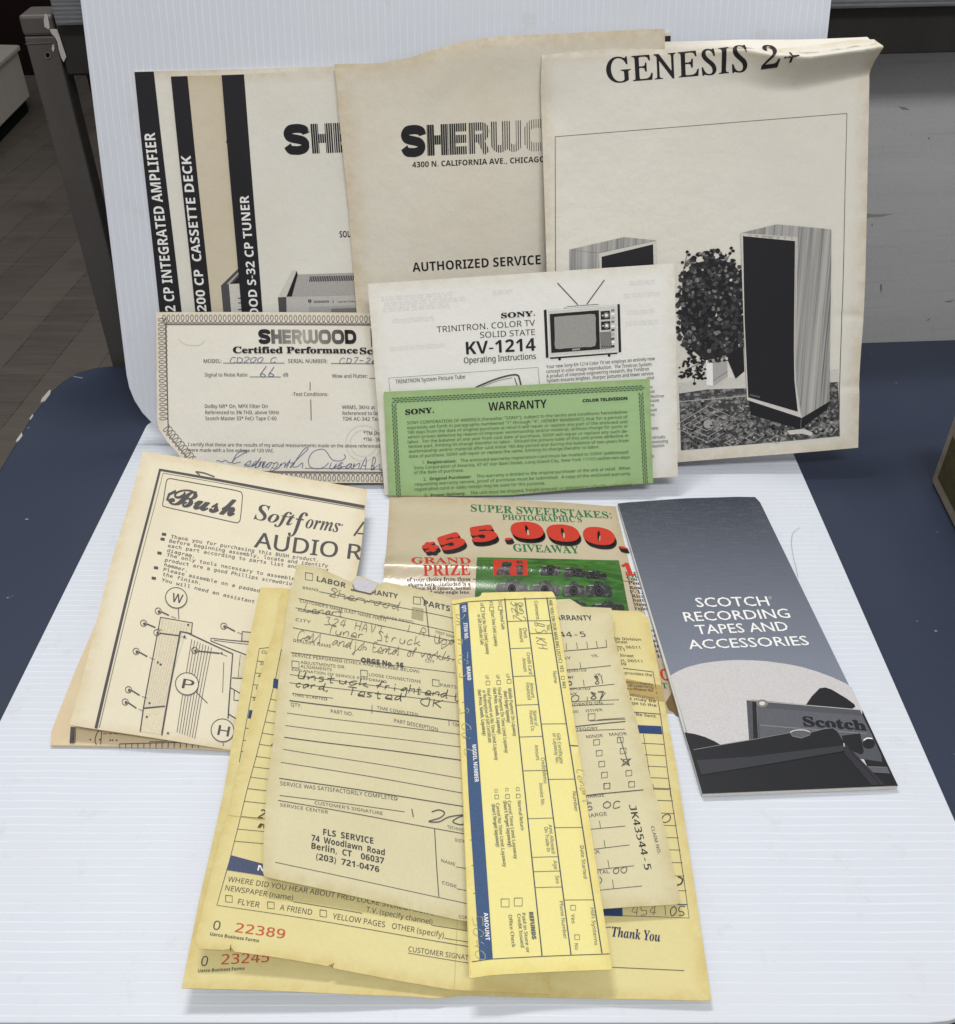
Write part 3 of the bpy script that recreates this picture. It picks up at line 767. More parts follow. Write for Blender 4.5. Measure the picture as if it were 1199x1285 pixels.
b0 = BOARD.p + 0.006 * up_v
out = rounded([(-0.624, 0, 0), (0.557, 0, 0), (0.557, 0, 0.90), (-0.624, 0, 0.90)], [0.125, 0.125, 0.03, 0.03])
bm = prism([m3(p) for p in out], (0, 0.0041, 0), 0.0003, 1)
ub = bm_obj('corrugated_board', bm, board_mat('white_flutes_upright', 0, 0.0046), None)
ub.location = m3(b0); ub.rotation_euler = (-LEAN, 0, 0)
tag(ub, 'white corrugated plastic board standing upright behind the papers', 'board')
# hair lying on the board
def tube(name, pts, r, mat, loc):
    cu = bpy.data.curves.new(name, 'CURVE'); cu.dimensions = '3D'; sp = cu.splines.new('POLY'); sp.points.add(len(pts) - 1)
    for p, q in zip(sp.points, pts): p.co = (*(np.array(q) - np.array(loc)), 1)
    cu.bevel_depth = r; cu.bevel_resolution = 1
    o = bpy.data.objects.new(name, cu); me = bpy.data.meshes.new_from_object(o); bpy.data.objects.remove(o)
    o = link(name, me, None, [mat]); o.location = loc; return o
hp = smooth([(1004.5, 662), (998, 666), (994.5, 672), (994, 684), (996, 698), (999, 710), (1002, 724)], 5)
P = Level(0.0022).hit(hp) * S
tag(tube('hair', [tuple(p) for p in P], 0.00009, flat('hair_dark', (0.20, 0.19, 0.19)), tuple(P[-1])), 'thin dark hair curled on the white board beside the grey brochure', 'hair')

# ------------------------------------------------------------------ paper stocks
CREAM = paper_mat('paper_cream', (0.70, 0.665, 0.57), (0.60, 0.52, 0.38))
IVORY = paper_mat('paper_ivory', (0.73, 0.715, 0.655), (0.62, 0.57, 0.47), 0.3)
BEIGE = paper_mat('paper_beige', (0.62, 0.56, 0.44), (0.55, 0.46, 0.31), 0.4)
MANILA = paper_mat('paper_manila', (0.70, 0.665, 0.58), (0.61, 0.52, 0.37), 0.4, crumple=0.45)
GENP = paper_mat('paper_brochure', (0.72, 0.70, 0.635), (0.60, 0.54, 0.44), 0.3, crumple=0.35)
SONYP = paper_mat('paper_cool_white', (0.74, 0.74, 0.71), (0.67, 0.65, 0.59), 0.25)
GREENP = paper_mat('paper_green', (0.345, 0.515, 0.255), (0.30, 0.44, 0.20), 0.3)
CERTP = paper_mat('paper_parchment', (0.67, 0.65, 0.58), (0.60, 0.55, 0.45), 0.35)
BUSHP = paper_mat('paper_newsprint', (0.68, 0.63, 0.49), (0.60, 0.52, 0.36), 0.35, crumple=0.35)
BUSHB = paper_mat('paper_newsprint_old', (0.66, 0.55, 0.37), (0.55, 0.42, 0.25), 0.5)
TANP = paper_mat('paper_magazine_tan', (0.50, 0.43, 0.31), (0.43, 0.36, 0.25), 0.3, rough=0.22, spec=0.6)
YEL1 = paper_mat('paper_yellow_receipt', (0.67, 0.60, 0.30), (0.58, 0.48, 0.20), 0.4, crumple=0.4)
YEL2 = paper_mat('paper_yellow_slip', (0.76, 0.69, 0.285), (0.69, 0.59, 0.22), 0.25, crumple=0.35)
YEL3 = paper_mat('paper_pale_yellow', (0.61, 0.565, 0.37), (0.52, 0.46, 0.27), 0.45, crumple=0.5)
BROCH = paper_mat('paper_gloss_back', (0.62, 0.62, 0.60), (0.55, 0.55, 0.53), 0.2, rough=0.35, spec=0.5)
TAPE = flat('old_tape', (0.36, 0.25, 0.10), 0.3)
WM = wrk(13, 0.0014, 4, 16)
rb = lambda u, v: WM(u, v) + 0.0008 * np.sin(5 * u + 3 * v) + 0.0006 * np.sin(11 * v - 4 * u)

def leaner(lowpx, z, highpx, off): return Lean.through(ground(*lowpx, z), BOARD.off(off).hit([highpx])[0])
def fr_lines(k, pts, w=0.9, mat=INK): k.line(pts, w, mat)

# hidden manual at the back, only its black edge shows
p = Paper('manual', 'manual mostly hidden behind the beige service leaflet, showing a black top corner', 'manual', BOARD.off(0.002), [(720, 58), (842, 40), (838, 530), (730, 545)], IVORY, 0.0015, grid=(10, 10), sheet='cover')
p.ink('spine_band').poly([(834, 45), (842, 44.6), (841, 130), (833, 130)], STRIP)
p.done()

# ---- three manuals with black spine bands
def manual(label, off, quad, mat, band):
    p = Paper('manual', label, 'manual', BOARD.off(off), quad, mat, 0.003, grid=(24, 30), ripple=rb, group='hi-fi manuals standing against the board', sheet='cover')
    p.ink('spine_band').poly(band, STRIP); return p
p = manual('integrated amplifier manual with white lettering on its black spine band, leftmost manual', 0.004, [(168, 89.5), (470, 82), (490, 545), (217, 545)], IVORY, [(168.6, 90), (192.7, 89.4), (228.6, 392), (240, 500), (212, 500), (200.6, 392)])
k = p.ink('spine_lettering'); k.text((221.0, 390.5), (194.5, 166), 13.0, '2 CP INTEGRATED AMPLIFIER', 'I', WHITE, 1); p.done()
p = manual('cassette deck manual with beige cover and black spine band, second from the left', 0.009, [(214, 95.4), (470, 90), (485, 545), (262, 545)], BEIGE, [(214.4, 95.8), (235, 95), (266, 392), (277, 500), (257, 500), (245.5, 392)])
k = p.ink('spine_lettering'); k.text((261.2, 406), (239.6, 195), 11.5, 'D 200 CP  CASSETTE DECK', 'I', WHITE, 1)
k = p.ink('title_lettering'); k.line([(292, 170), (286, 173), (285, 178), (290, 183)], 2.6, STRIP); k.line([(290, 190), (287.5, 194), (292, 200)], 2.6, STRIP)
k = p.ink('printed_picture').zoom(6, 260, 320)
k.poly([(105, 230), (245, 92), (300, 92), (300, 420), (125, 440)], SOFT); k.poly([(165, 218), (300, 212), (300, 440), (185, 440)], LITE, 1); k.poly([(190, 214), (262, 140), (300, 140), (300, 211)], INK, 1); k.poly([(150, 215), (245, 118), (258, 120), (168, 219)], PALE, 1)
for y in (325, 360, 410): k.line([(235, y), (262, y - 2)], 1.2, INK, 2)
p.done()
p = manual('tuner manual with white cover, black spine band and a printed tuner, third from the left', 0.014, [(277.6, 93.5), (470, 86), (490, 545), (319, 545)], IVORY, [(278, 94), (306, 93), (330, 392), (342, 500), (315, 500), (303.6, 392)])
k = p.ink('spine_lettering'); k.text((326.5, 412), (312.2, 245), 11, 'WOOD S-32 CP TUNER', 'I', WHITE, 1)
k = p.ink('title_lettering')
k.logo((356.5, 193.8), (474, 189.5), 37, 'SHER', lambda x: 1.0 if x < 0.27 else 0.92 - 0.45 * x, pitch=0.0235)
k.text((426.5, 298), (448, 297), 8, 'SOLID', 'I', INK)
k = p.ink('printed_picture').zoom(6, 260, 320)
k.poly([(535, 318), (598, 315), (602, 450), (545, 450)], SOFT); k.poly([(535, 316), (642, 115), (675, 118), (598, 313)], LITE)
k.poly([(600, 312), (676, 118), (684, 146), (640, 311)], INK, 1); k.poly([(684, 146), (1160, 132), (1160, 300), (640, 311)], PALE)
k.poly([(598, 315), (1160, 302), (1160, 450), (602, 450)], flat('print_silver', (0.50, 0.49, 0.47)), 1); k.poly([(768, 388), (1160, 378), (1160, 450), (772, 450)], PALE, 2); k.poly([(935, 402), (1160, 396), (1160, 450), (937, 450)], GREY, 3)
for i in range(27):
    x = 772 + i * 13; k.line([(x, 200 - i * .3), (x + 8, 160 - i * .3)], 1.2, INK, 1)
k.circle((775, 345), 13, INK, None, 2); k.circle((775, 345), 5, PALE, None, 3); k.text((805, 360), (920, 357), 17, 'SHERWOOD', 'I', INK, 2); k.line([(950, 362), (950, 338)], 0.8, INK, 2); k.text((985, 358), (1130, 354), 12, 'AM FM STEREO', 'i', INK, 2)
p.done()

# ---- beige service leaflet
WS = wrk(12, 0.0034, 4, 20)
def rip_svc(u, v):
    top = np.exp(-((v - 1.0) / 0.07) ** 2)
    return 0.004 + WS(u, v) + 0.012 * top * np.sin(2.2 * u + 0.2) + 0.003 * np.sin(6 * u + 2 * v) + 0.002 * np.sin(9 * v + 2 * u) + 0.004 * np.exp(-((u - 0.35 + 0.5 * (1 - v)) / 0.05) ** 2) * np.exp(-((v - 0.93) / 0.06) ** 2)
p = Paper('service_leaflet', 'beige service station leaflet with a wavy top, behind the speaker brochure', 'leaflet', BOARD.off(0.020), [(421, 81), (833, 37), (838, 540), (462, 548)], MANILA, 0.0022,
          edges={'top': [(450, 80.5), (480, 79.5), (515, 73), (548, 62), (585, 52), (626, 46), (640, 45.5), (700, 43.5)], 'left': [(424, 110), (426, 140), (432, 200), (438, 260), (443, 330), (448, 392)]}, ripple=rip_svc, grid=(70, 80), age=0.014)
F2 = Print(p.surf, [(430, 85), (833, 66), (838, 540), (462, 548)], rip_svc)
k = p.ink('title_lettering', frame=p)
k.logo((503.5, 196.8), (760, 185.5), 39, 'SHERWOOD', lambda x: 1.0 if x < 0.133 else max(0.26, 0.88 - 1.15 * (x - 0.13)), pitch=0.0108)
k.texts('''518,210,684,203,7,I|4300 N. CALIFORNIA AVE., CHICAGO
518.3,340.8,679,331.4,11.5,I|AUTHORIZED SERVICE
685.5,331,735,328,11.5,I|STATIO''')
p.done()

# ---- speaker brochure with the curled top
WG = wrk(11, 0.0024, 4, 18)
def rip_gen(u, v):
    a = 0.003 + np.interp(u, [0, .40, .52, .62, .70, .78, .9, 1.0], [0, 0, .008, .026, .047, .058, .058, .056])
    wl = np.interp(u, [0, .6, .78, 1.0], [.09, .078, .066, .052])
    x = v - np.interp(u, [0, .6, .68, .78, .88, 1.0], [.992, .986, .966, .955, .962, .972])
    t = np.clip(1 + x / wl, 0, 1)
    b = a * np.where(x < 0, 0.45 * t ** 3 + 0.55 * t * t * (3 - 2 * t), np.exp(-(np.abs(x) / 0.030) ** 1.4)) + WG(u, v)
    b2 = 0.004 * np.exp(-((u - 0.0) / 0.09) ** 2) * np.exp(-((v - 0.88) / 0.05) ** 2)
    dents = 0.0022 * np.exp(-((u - 0.97) / 0.05) ** 2) * (np.exp(-((v - 0.34) / 0.012) ** 2) + 0.8 * np.exp(-((v - 0.16) / 0.012) ** 2))
    return b - b2 - dents + 0.0022 * np.sin(4 * u + 5 * v) + 0.0012 * np.sin(13 * v + 3 * u) * u
gs = leaner((690, 592), 0.004, (885, 70), 0.034)
GQ = [(680, 69), (1090, 53), (1078, 562), (690, 592)]
p = Paper('speaker_brochure', 'large off white speaker brochure with a curled top edge and a printed black speaker', 'brochure', gs, GQ, GENP, 0.0011,
          edges={'top': [(720, 65), (760, 61), (850, 62), (960, 66), (1010, 60), (1060, 53)], 'right': [(1091, 100), (1088, 260), (1084, 400), (1082, 430), (1080, 470), (1080, 500)], 'left': [(679, 110), (682, 200), (686, 330)]}, ripple=rip_gen, grid=(90, 240), age=0.010)
uv = lambda d: None
# inner pages peeping out at the curled corner
inner = Print(gs, GQ, lambda u, v: rip_gen(u, v - 0.012) - 0.012)
v_, u_ = np.meshgrid(np.linspace(0, 1, 25), np.linspace(0, 1, 41), indexing='ij')
pxs = np.c_[(700 + u_ * 386).ravel(), (52 + v_ * 80 - u_ * 6).ravel()]
Pt = inner.pos(pxs, -0.002) - p.org
fc = [(j * 41 + i, (j + 1) * 41 + i, (j + 1) * 41 + i + 1, j * 41 + i + 1) for j in range(24) for i in range(40)]
n0 = len(Pt); V2 = np.vstack([Pt, inner.pos(pxs, -0.0025) - p.org]); fc += [tuple(n0 + q for q in f[::-1]) for f in fc]
me = bpy.data.meshes.new('inner_page'); me.from_pydata(V2.tolist(), [], fc); me.polygons.foreach_set('use_smooth', [True] * len(fc)); link('inner_page', me, p.root, [GENP])
k = p.ink('title_lettering'); k.text((765.5, 104), (940, 90), 31, 'GENESIS', 'R', INK, shear=-0.27); k.text((951, 89.5), (969, 88.5), 28, '2', 'r', INK); k.text((973, 88), (990, 86.5), 17, '+', 'r', INK)
k = p.ink('frame_line'); k.line([(697.3, 345), (697.3, 171), (1062.8, 142.3), (1053.6, 548)], 0.9, SOFT)
k = p.ink('printed_photo').zoom(4.146, 840, 270)
k.poly([(48, 872), (400, 838), (885, 800), (886, 930), (400, 906), (50, 928)], LITE)
k.poly([(50, 926), (200, 905), (400, 900), (700, 880), (884, 868), (890, 1150), (60, 1222)], RUGP, 1)
rnd = random.Random(3)
k.line([(52, 950), (398, 925)], 2.2, SOFT, 2); k.line([(52, 968), (400, 940)], 1.2, PALE, 2)
for cx, cy, a, b in ((200, 1085, 180, 95), (200, 1085, 130, 66), (195, 1085, 70, 34), (440, 1155, 45, 26), (765, 1125, 40, 24), (560, 1165, 40, 22), (845, 1115, 30, 30), (330, 1180, 40, 20)):
    k.line([(cx - a, cy + a * .07), (cx, cy - b), (cx + a, cy - a * .07), (cx, cy + b)], 0.9, PALE, 2, closed=True); k.circle((cx, cy), b * .25, PALE, None, 2, n=8)
for _ in range(170):
    x, y = rnd.uniform(70, 875), rnd.uniform(965, 1195)
    if y > 1212 - x * 0.08: continue
    k.circle((x, y), rnd.uniform(4, 11), rnd.choice([PALE, GREY, INK, INK, SOFT]), None, 3, rnd.uniform(3, 7), 7)
k.poly([(190, 755), (225, 748), (228, 888), (192, 882)], WHITE, 4); k.poly([(225, 748), (300, 728), (304, 838), (228, 888)], PALE, 4); k.line([(228, 860), (304, 812)], 0.8, GREY, 5)
k.poly([(302, 745), (388, 690), (392, 812), (346, 850)], INK, 4)
k.poly([(70, 330), (130, 250), (250, 225), (330, 250), (384, 310), (390, 690), (300, 760), (200, 770), (120, 700), (60, 600)], flat('print_shadow_leaf', (0.03, 0.03, 0.032)), 4)
for i in range(900):
    a = rnd.uniform(0, 6.283); r = math.sqrt(rnd.random()); x, y = 225 + 205 * r * math.cos(a), 480 + 300 * r * math.sin(a)
    if x > 388 or x < 42: continue
    if (y > 700 and x > 130 and x < 300 and rnd.random() < .8): continue
    rr = rnd.uniform(6, 17); th = rnd.uniform(0, 6.28)
    pts = [(x + rr * math.cos(th + b) * (1.2 if j % 4 == 0 else 0.8), y + rr * 0.85 * math.sin(th + b)) for j, b in enumerate(np.linspace(0, 6.283, 9)[:-1])]
    k.poly(pts, rnd.choice([INK, INK, INK, LEAF, LEAF, SOFT] + ([GREY] if rnd.random() < .5 else []) + ([SOFT, GREY] if y < 420 and rnd.random() < .5 else []) + ([LITE] if rnd.random() < .12 else [])), 5 + i % 2)
for _ in range(70):
    x, y = rnd.uniform(45, 190), rnd.uniform(740, 850); k.circle((x, y), rnd.uniform(5, 12), INK, None, 6, rnd.uniform(4, 9), 7)
for st in (((190, 760), (130, 830), (130, 873)), ((160, 770), (90, 800)), ((75, 290), (95, 200)), ((300, 240), (330, 175))): k.line(st, 0.8, SOFT, 6)
for c in ((130, 874), (95, 190), (105, 205), (325, 170), (318, 198), (70, 245), (270, 205), (335, 185)): k.circle(c, 9, INK, None, 6, 8, 8)
k.poly([(373, 92), (560, 47), (842, 73), (668, 115)], WOODP, 7); k.poly([(373, 92), (668, 114), (668, 133), (376, 106)], LITE, 8)
k.poly([(668, 114), (842, 74), (837, 968), (688, 1054), (655, 860)], WOODP, 7)
k.poly([(373, 96), (668, 118), (660, 700), (664, 880), (690, 1054), (404, 960), (388, 560)], LITE, 8)
k.line([(660, 128), (656, 700), (662, 880), (686, 1040)], 1.0, PALE, 9)
k.poly([(385, 108), (654, 134), (650, 700), (652, 860), (668, 1022), (410, 946), (393, 540)], STRIP, 9)
k.poly([(415, 966), (688, 1056), (681, 1112), (424, 1036)], INK, 8); k.poly([(688, 1056), (836, 968), (820, 1012), (681, 1112)], STRIP, 8); k.line([(685, 1056), (681, 1110)], 0.6, GREY, 9)
k.text((418, 938), (470, 950), 9, 'GENESIS', 'I', GREY, 10)
k.poly([(610, 1120), (700, 1110), (745, 1130), (740, 1148), (690, 1135), (625, 1140)], LITE, 4)
k.zoom(2.2245, 660, 20)
k.poly([(122, 652), (205, 662), (207, 740), (122, 740)], WOODP, 2); k.poly([(122, 652), (275, 617), (366, 626), (206, 661)], WOODP, 3)
k.poly([(205, 662), (366, 627), (368, 740), (207, 740)], LITE, 2); k.poly([(212, 672), (356, 637), (358, 740), (213, 740)], STRIP, 3)
p.done()

# ---- certificate
cs = Lean.through(ground(345, 607, 0.010), BOARD.off(0.026).hit([(330, 392)])[0])
CQ = [(196, 391.5), (475, 392), (489, 606), (203, 613)]
p = Paper('certificate', 'parchment test certificate with a coiled printed border and blue signatures', 'certificate', cs, CQ, CERTP, 0.0008,
          edges={'left': [(196.5, 470), (197, 528), (199, 538), (212, 556), (226, 570), (233, 590)], 'bottom': [(240, 603), (300, 606), (400, 606)]}, grid=(40, 40),
          ripple=lambda u, v: 0.002 * np.sin(4 * u) + 0.012 * np.exp(-((u) / 0.12) ** 2 - ((v - 0.12) / 0.12) ** 2))
k = p.ink('printed_border')
def coil(a, b, amp, n, side):
    a, b = np.array(a, float), np.array(b, float); d = b - a; L = np.linalg.norm(d); d /= L; nrm = np.array([-d[1], d[0]]) * side
    t = np.linspace(0, n * 2 * math.pi, n * 9); st = L / n
    return [tuple(a + d * (st * q / (2 * math.pi) + st * 0.55 * math.sin(q)) + nrm * (amp / 2) * (1 - math.cos(q))) for q in t]
k.line(coil((203, 405), (480, 406), 10, 47, -1), 0.9, BORD); k.line([(208, 406.8), (484, 407.4)], 2.0, BORD)
k.line(coil((209.5, 398), (211.5, 528), 11, 22, 1), 0.9, BORD); k.line([(208, 406), (211.5, 545)], 1.5, BORD)
k.line(coil((212, 532), (247, 574), 11, 9, 1), 0.9, BORD); k.line([(211.5, 545), (236, 574)], 1.2, BORD)
k.line(coil((250, 592), (488, 594.5), 10, 40, 1), 0.9, BORD); k.line([(245, 591.5), (488, 593)], 2.0, BORD)
k = p.ink('title_lettering').zoom(3.747, 180, 380)
k.logo((541, 193), (1005, 193), 67, 'SHERWOOD', lambda x: 1.0 if x < 0.14 or x > 0.86 else min(1, 0.40 + 1.2 * abs(x - 0.45)), pitch=0.0105)
k.text((423, 237), (1010, 237), 31, 'Certified Performance', 'K', INK); k.text((1018, 240), (1110, 241), 31, 'Sco', 'K', INK)
k = p.ink('body_text').zoom(3.747, 180, 380)
k.texts('''285,283,370,283,18,i|MODEL:
682,283,866,283,18,i|SERIAL NUMBER:
290,347,495,347,17,i|Signal to Noise Ratio:
658,347,683,347,17,i|dB
888,352,1055,352,17,i|Wow and Flutter:
700,438,872,438,17,i|-Test Conditions-
291,495,587,495,17,i|Dolby NR* On, MPX Filter On
293,524,640,524,17,i|Referenced to 3% THD, above 5KHz
293,552,628,552,17,i|Scotch Master III* FeCr Tape C-60
935,499,1090,499,17,i|WRMS, 3KHz at
937,527,1120,527,17,i|Referenced to 0dB
937,553,1120,554,17,i|TDK AC-342 Test
1035,620,1118,621,17,i|*TM Dol
1035,650,1120,651,17,i|*TM - 3M
212,674,1130,681,16,i|I certify that these are the results of my actual measurements made on the above referenced u
212,700,617,703,16,i|were made with a line voltage of 120 VAC.''', SOFT)
k.rows('''377,284,665,284
883,285,1110,286
502,349,648,349
1062,354,1110,354
785,373,785,412,1.0
788,455,790,553,1.0''', SOFT)
k = p.ink('embossed_seal').zoom(3.747, 180, 380)
emb = flat('emboss', (0.55, 0.53, 0.46))
for r in (62, 84): k.circle((1035, 660), r, emb, 0.7)
k = p.ink('handwriting').zoom(3.747, 180, 380)
k.hand((405, 282), (660, 282), 26, 'CD200 CP', PENB, 0.8); k.hand((920, 284), (1100, 284), 26, 'CD7-26', PENB, 0.8); k.hand((545, 350), (620, 350), 50, '66', PENB, 0.9)
k.scrawl([(345, 745), (352, 742), (375, 748), (385, 740), (415, 752), (440, 712), (470, 695), (485, 700), (430, 735), (425, 755), (460, 748)], 0.8)
k.hand((470, 768), (700, 778), 46, 'edmopnh', PENB, 0.8, 0.5, join=True); k.scrawl([(690, 775), (720, 740), (775, 688), (755, 690), (705, 765), (725, 770), (750, 752), (748, 778)], 0.8)
k.scrawl([(945, 712), (950, 728), (930, 742), (890, 738), (862, 700), (840, 688), (800, 700), (778, 735), (785, 770), (820, 780), (850, 772), (872, 752)], 0.8)
k.hand((870, 778), (1015, 782), 52, 'usan', PENB, 0.8, 0.4, join=True); k.hand((1015, 782), (1055, 783), 60, 'A', PENB, 0.8); k.hand((1062, 783), (1140, 785), 60, 'Bu', PENB, 0.8, join=True)
k.line([(760, 778), (1130, 782)], 0.7, SOFT)
k = p.ink('fold_crease').zoom(3.747, 180, 380)
k.line(smooth([(165, 170), (200, 195), (260, 200), (290, 180)], 5), 0.8, emb); k.line([(1070, 120), (1074, 205)], 1.2, INK)
p.done()

# ---- television instruction sheet
ss = Lean.through(ground(483, 621, 0.006), gs.off(0.020).hit([(650, 343)])[0])
p = Paper('instruction_sheet', 'white television instruction sheet with a printed portable television', 'leaflet', ss, [(461.5, 356), (846.5, 330.3), (851, 598), (483, 621)], SONYP, 0.0012, edges={'right': [(848, 400), (850, 520)]},
          ripple=lambda u, v: 0.0015 * np.sin(3 * u + 1) * np.sin(5 * v) , grid=(40, 40))
k = p.ink('title_lettering').zoom(2.855, 440, 320)
k.texts('''540,226,655,218,19,K|SONY
310,277,662,252,21,l|TRINITRON. COLOR TV
465,297,662,286,21,l|SOLID STATE
415,356,664,342,45,I|KV-1214
407,388,665,372,21,i|Operating Instructions''')
k.circle((659, 215), 2.5, INK)
k = p.ink('body_text').zoom(2.855, 440, 320)
k.texts('''702,406,1091,376,12,i|Your new Sony KV-1214 Color TV set employs an entirely new
702,423,1082,396,12,i|concept in color image reproduction.  The Trinitron System.
702,440,1070,413,12,i|A product of intensive engineering research, the Trinitron
704,456,1086,429,12,i|System ensures brighter, sharper pictures and fewer service
1062,446,1090,444,12,i|your
162,461,412,442,14,i|TRINITRON System Picture Tube''', SOFT)
k.zoom(6.31, 660, 480)
k.texts('''960,48,1005,46,24,i|ture
960,84,1020,81,24,i|sound
930,123,1096,117,24,i|an electron
960,156,1056,150,24,i|because
975,192,1018,189,24,i|the
970,230,1040,226,24,i|mount
985,266,1024,264,24,i|sets
950,378,1052,371,24,i|elements
1004,446,1106,440,24,i|circuits
970,484,1126,474,24,i|processing
960,520,1098,508,24,i|production
985,592,1022,590,24,i|ity.''', SOFT)
k = p.ink('diagram_box').zoom(2.855, 440, 320)
k.line([(146, 520), (137, 441), (672, 402), (678, 470)], 0.7, GREY); k.line(smooth([(440, 480), (465, 467), (520, 445), (570, 431), (598, 430), (606, 445), (614, 480)], 4), 2.2, SOFT); k.line([(588, 440), (602, 480)], 1.2, SOFT); k.line(smooth([(470, 472), (530, 450), (580, 440)], 4), 0.8, GREY)
k = p.ink('show_through').zoom(2.855, 440, 320)
gh = flat('ghost_print', (0.700, 0.700, 0.668))
for (x, y, w) in ((110, 150, 260), (120, 170, 290), (115, 190, 240), (510, 128, 70), (1000, 95, 90), (980, 140, 130), (990, 200, 100), (985, 240, 120), (150, 230, 150), (140, 330, 200)):
    for j in range(2): 
        q = 0
        while q < w:
            e = min(w, q + 8 + (q * 7 + x + j * 5) % 22); k.line([(x + q, y + 9 * j - q * 0.07), (x + e, y + 9 * j - e * 0.07)], 1.4, gh); q = e + 5
k = p.ink('printed_picture').zoom(6.31, 670, 380)
k.poly([(100, 54), (665, 12), (675, 392), (116, 436)], flat('print_cabinet', (0.58, 0.58, 0.55))); k.line([(108, 62), (660, 22), (668, 384), (122, 426)], 0.9, WHITE, 1, closed=True)
k.poly([(80, 56), (102, 53), (118, 432), (97, 437)], INK, 1); k.poly([(662, 12), (682, 9), (694, 388), (673, 393)], INK, 1)
k.poly([(127, 88), (516, 57), (526, 368), (140, 397)], INK, 1)
sc_ = smooth([(163, 112), (240, 104), (320, 98), (400, 93), (484, 91), (490, 160), (492, 250), (488, 340), (400, 350), (330, 355), (250, 360), (172, 362), (168, 280), (165, 190)], 2)
k.poly(sc_, flat('print_screen', (0.30, 0.30, 0.285)), 2)
for (x, y) in ((567, 98), (570, 180)):
    k.poly([(x - 37, y - 32), (x + 36, y - 37), (x + 38, y + 30), (x - 35, y + 36)], INK, 2); k.circle((x + 8, y), 24, GREY, None, 3); k.circle((x + 8, y), 12, WHITE, None, 4); k.circle((x - 22, y + 2), 6, LITE, None, 3)
for i, y in enumerate((60, 90, 120, 150, 185, 215, 250, 285, 312, 345)): k.poly([(614, y - 8), (640, y - 11), (640, y + 6), (614, y + 9)], (GREY, WHITE, PALE, GREY, WHITE, SOFT, PALE, SOFT, WHITE, INK)[i], 2)
k.poly([(524, 232), (612, 225), (620, 358), (530, 368)], GREY, 2)
for x in (545, 562, 580, 600): k.circle((x, 345), 5, INK, None, 3)
k.poly([(130, 432), (662, 393), (662, 404), (132, 444)], INK, 1); k.circle((205, 445), 11, INK); k.circle((598, 416), 11, INK)
k.poly([(240, 38), (270, 26), (505, 8), (522, 16), (300, 36), (250, 44)], GREY, 1); k.line([(250, 38), (515, 18)], 1.0, WHITE, 2); k.text((305, 377), (370, 372), 13, 'SONY', 'K', LITE, 3)
k.zoom(2.855, 440, 320); k.line([(742, 100), (815, 178)], 1.3, SOFT); k.line([(910, 89), (847, 176)], 1.3, SOFT)
p.done()

# ---- green warranty
gs2 = Lean.through(ground(488, 623, 0.007), ss.off(0.012).hit([(650, 484)])[0])
p = Paper('warranty_leaflet', 'green television warranty leaflet in front of the white instruction sheet', 'leaflet', gs2, [(481.8, 491.8), (815.8, 475.2), (820, 606), (488, 622)], GREENP, 0.0012, edges={'bottom': [(560, 622.5), (640, 621.5), (740, 612)]}, grid=(30, 16))
DG = flat('border_green', (0.10, 0.16, 0.085))
k = p.ink('printed_border')
def braid(a, b, w, n):
    a, b = np.array(a, float), np.array(b, float); d = (b - a) / n; nr = np.array([-d[1], d[0]]); nr = nr / np.linalg.norm(nr) * w / 2
    for i in range(n):
        c = a + d * (i + .5)
        for s_ in (-.62, .0, .62):
            q = c + nr * s_ + (d * 0.5 if s_ == 0 else 0); k.poly([q - d * .55, q + nr * .30, q + d * .55, q - nr * .30], DG)
braid((491.5, 502.5), (807, 486.5), 7.5, 62); braid((494.5, 506), (500.5, 622), 7, 24); braid((804.5, 492), (810.5, 607), 7, 23)
k = p.ink('heading_lettering').zoom(2.855, 440, 320)
k.texts('''197,572,300,564,19,K|SONY.
495,558,704,547,30,I|WARRANTY
832,527,993,518,11,X|COLOR TELEVISION''')
k = p.ink('body_text').zoom(2.855, 440, 320)
TG = flat('ink_on_green', (0.02, 0.035, 0.015))
k.texts('''203,607,993,567,11,l|SONY CORPORATION OF AMERICA (hereafter "SONY"), subject to the terms and conditions hereinbelow
204,624,994,585,11,l|expressly set forth in paragraphs numbered "1" through "4", HEREBY WARRANTS that for a period of
204,641,994,602,11,l|180 days from the date of original purchase at retail it will repair or replace any part of the enclosed unit
206,658,995,618,11,l|which proves defective by reason of improper workmanship and/or material, without charge for parts or
206,675,995,636,11,l|labor.  For the balance of one year from said date of purchase, SONY will repair or replace any such de-
208,692,996,652,11,l|fective part, limiting its charge therefor to labor.  Should the picture tube of this unit prove defective in
209,709,997,670,11,l|workmanship and/or material after said initial 180 day period and during the balance of two years from
210,727,893,692,11,l|date of purchase, SONY will repair or replace the same, limiting its charge therefor to labor.
258,749,268,748,11,l|1.
276,748,380,743,10.5,I|Registration:
394,742,998,711,11,l|The enclosed warranty registration card must be mailed to SONY (addressed:
228,768,1001,729,11,l|Sony Corporation of America, 47-47 Van Dam Street, Long Island City, New York 11101) within ten days
228,785,407,776,11,l|of the date of purchase.
262,809,274,808,11,l|2.
284,807,434,799,10.5,I|Original Purchaser:
452,798,1003,768,11,l|This warranty is limited to the original purchaser of the unit at retail.  When
231,827,1004,788,11,l|requesting warranty service, proof of purchase must be submitted.  A copy of the enclosed warranty
231,845,698,822,11,l|registration card or sales receipt may be used for this purpose.
265,867,277,866,11,l|3.
288,866,412,859,10.5,I|Proper Delivery:
430,858,1006,828,11,l|The unit must be shipped, freight prepaid, or delivered to a facility authorized''', TG)
p.done()

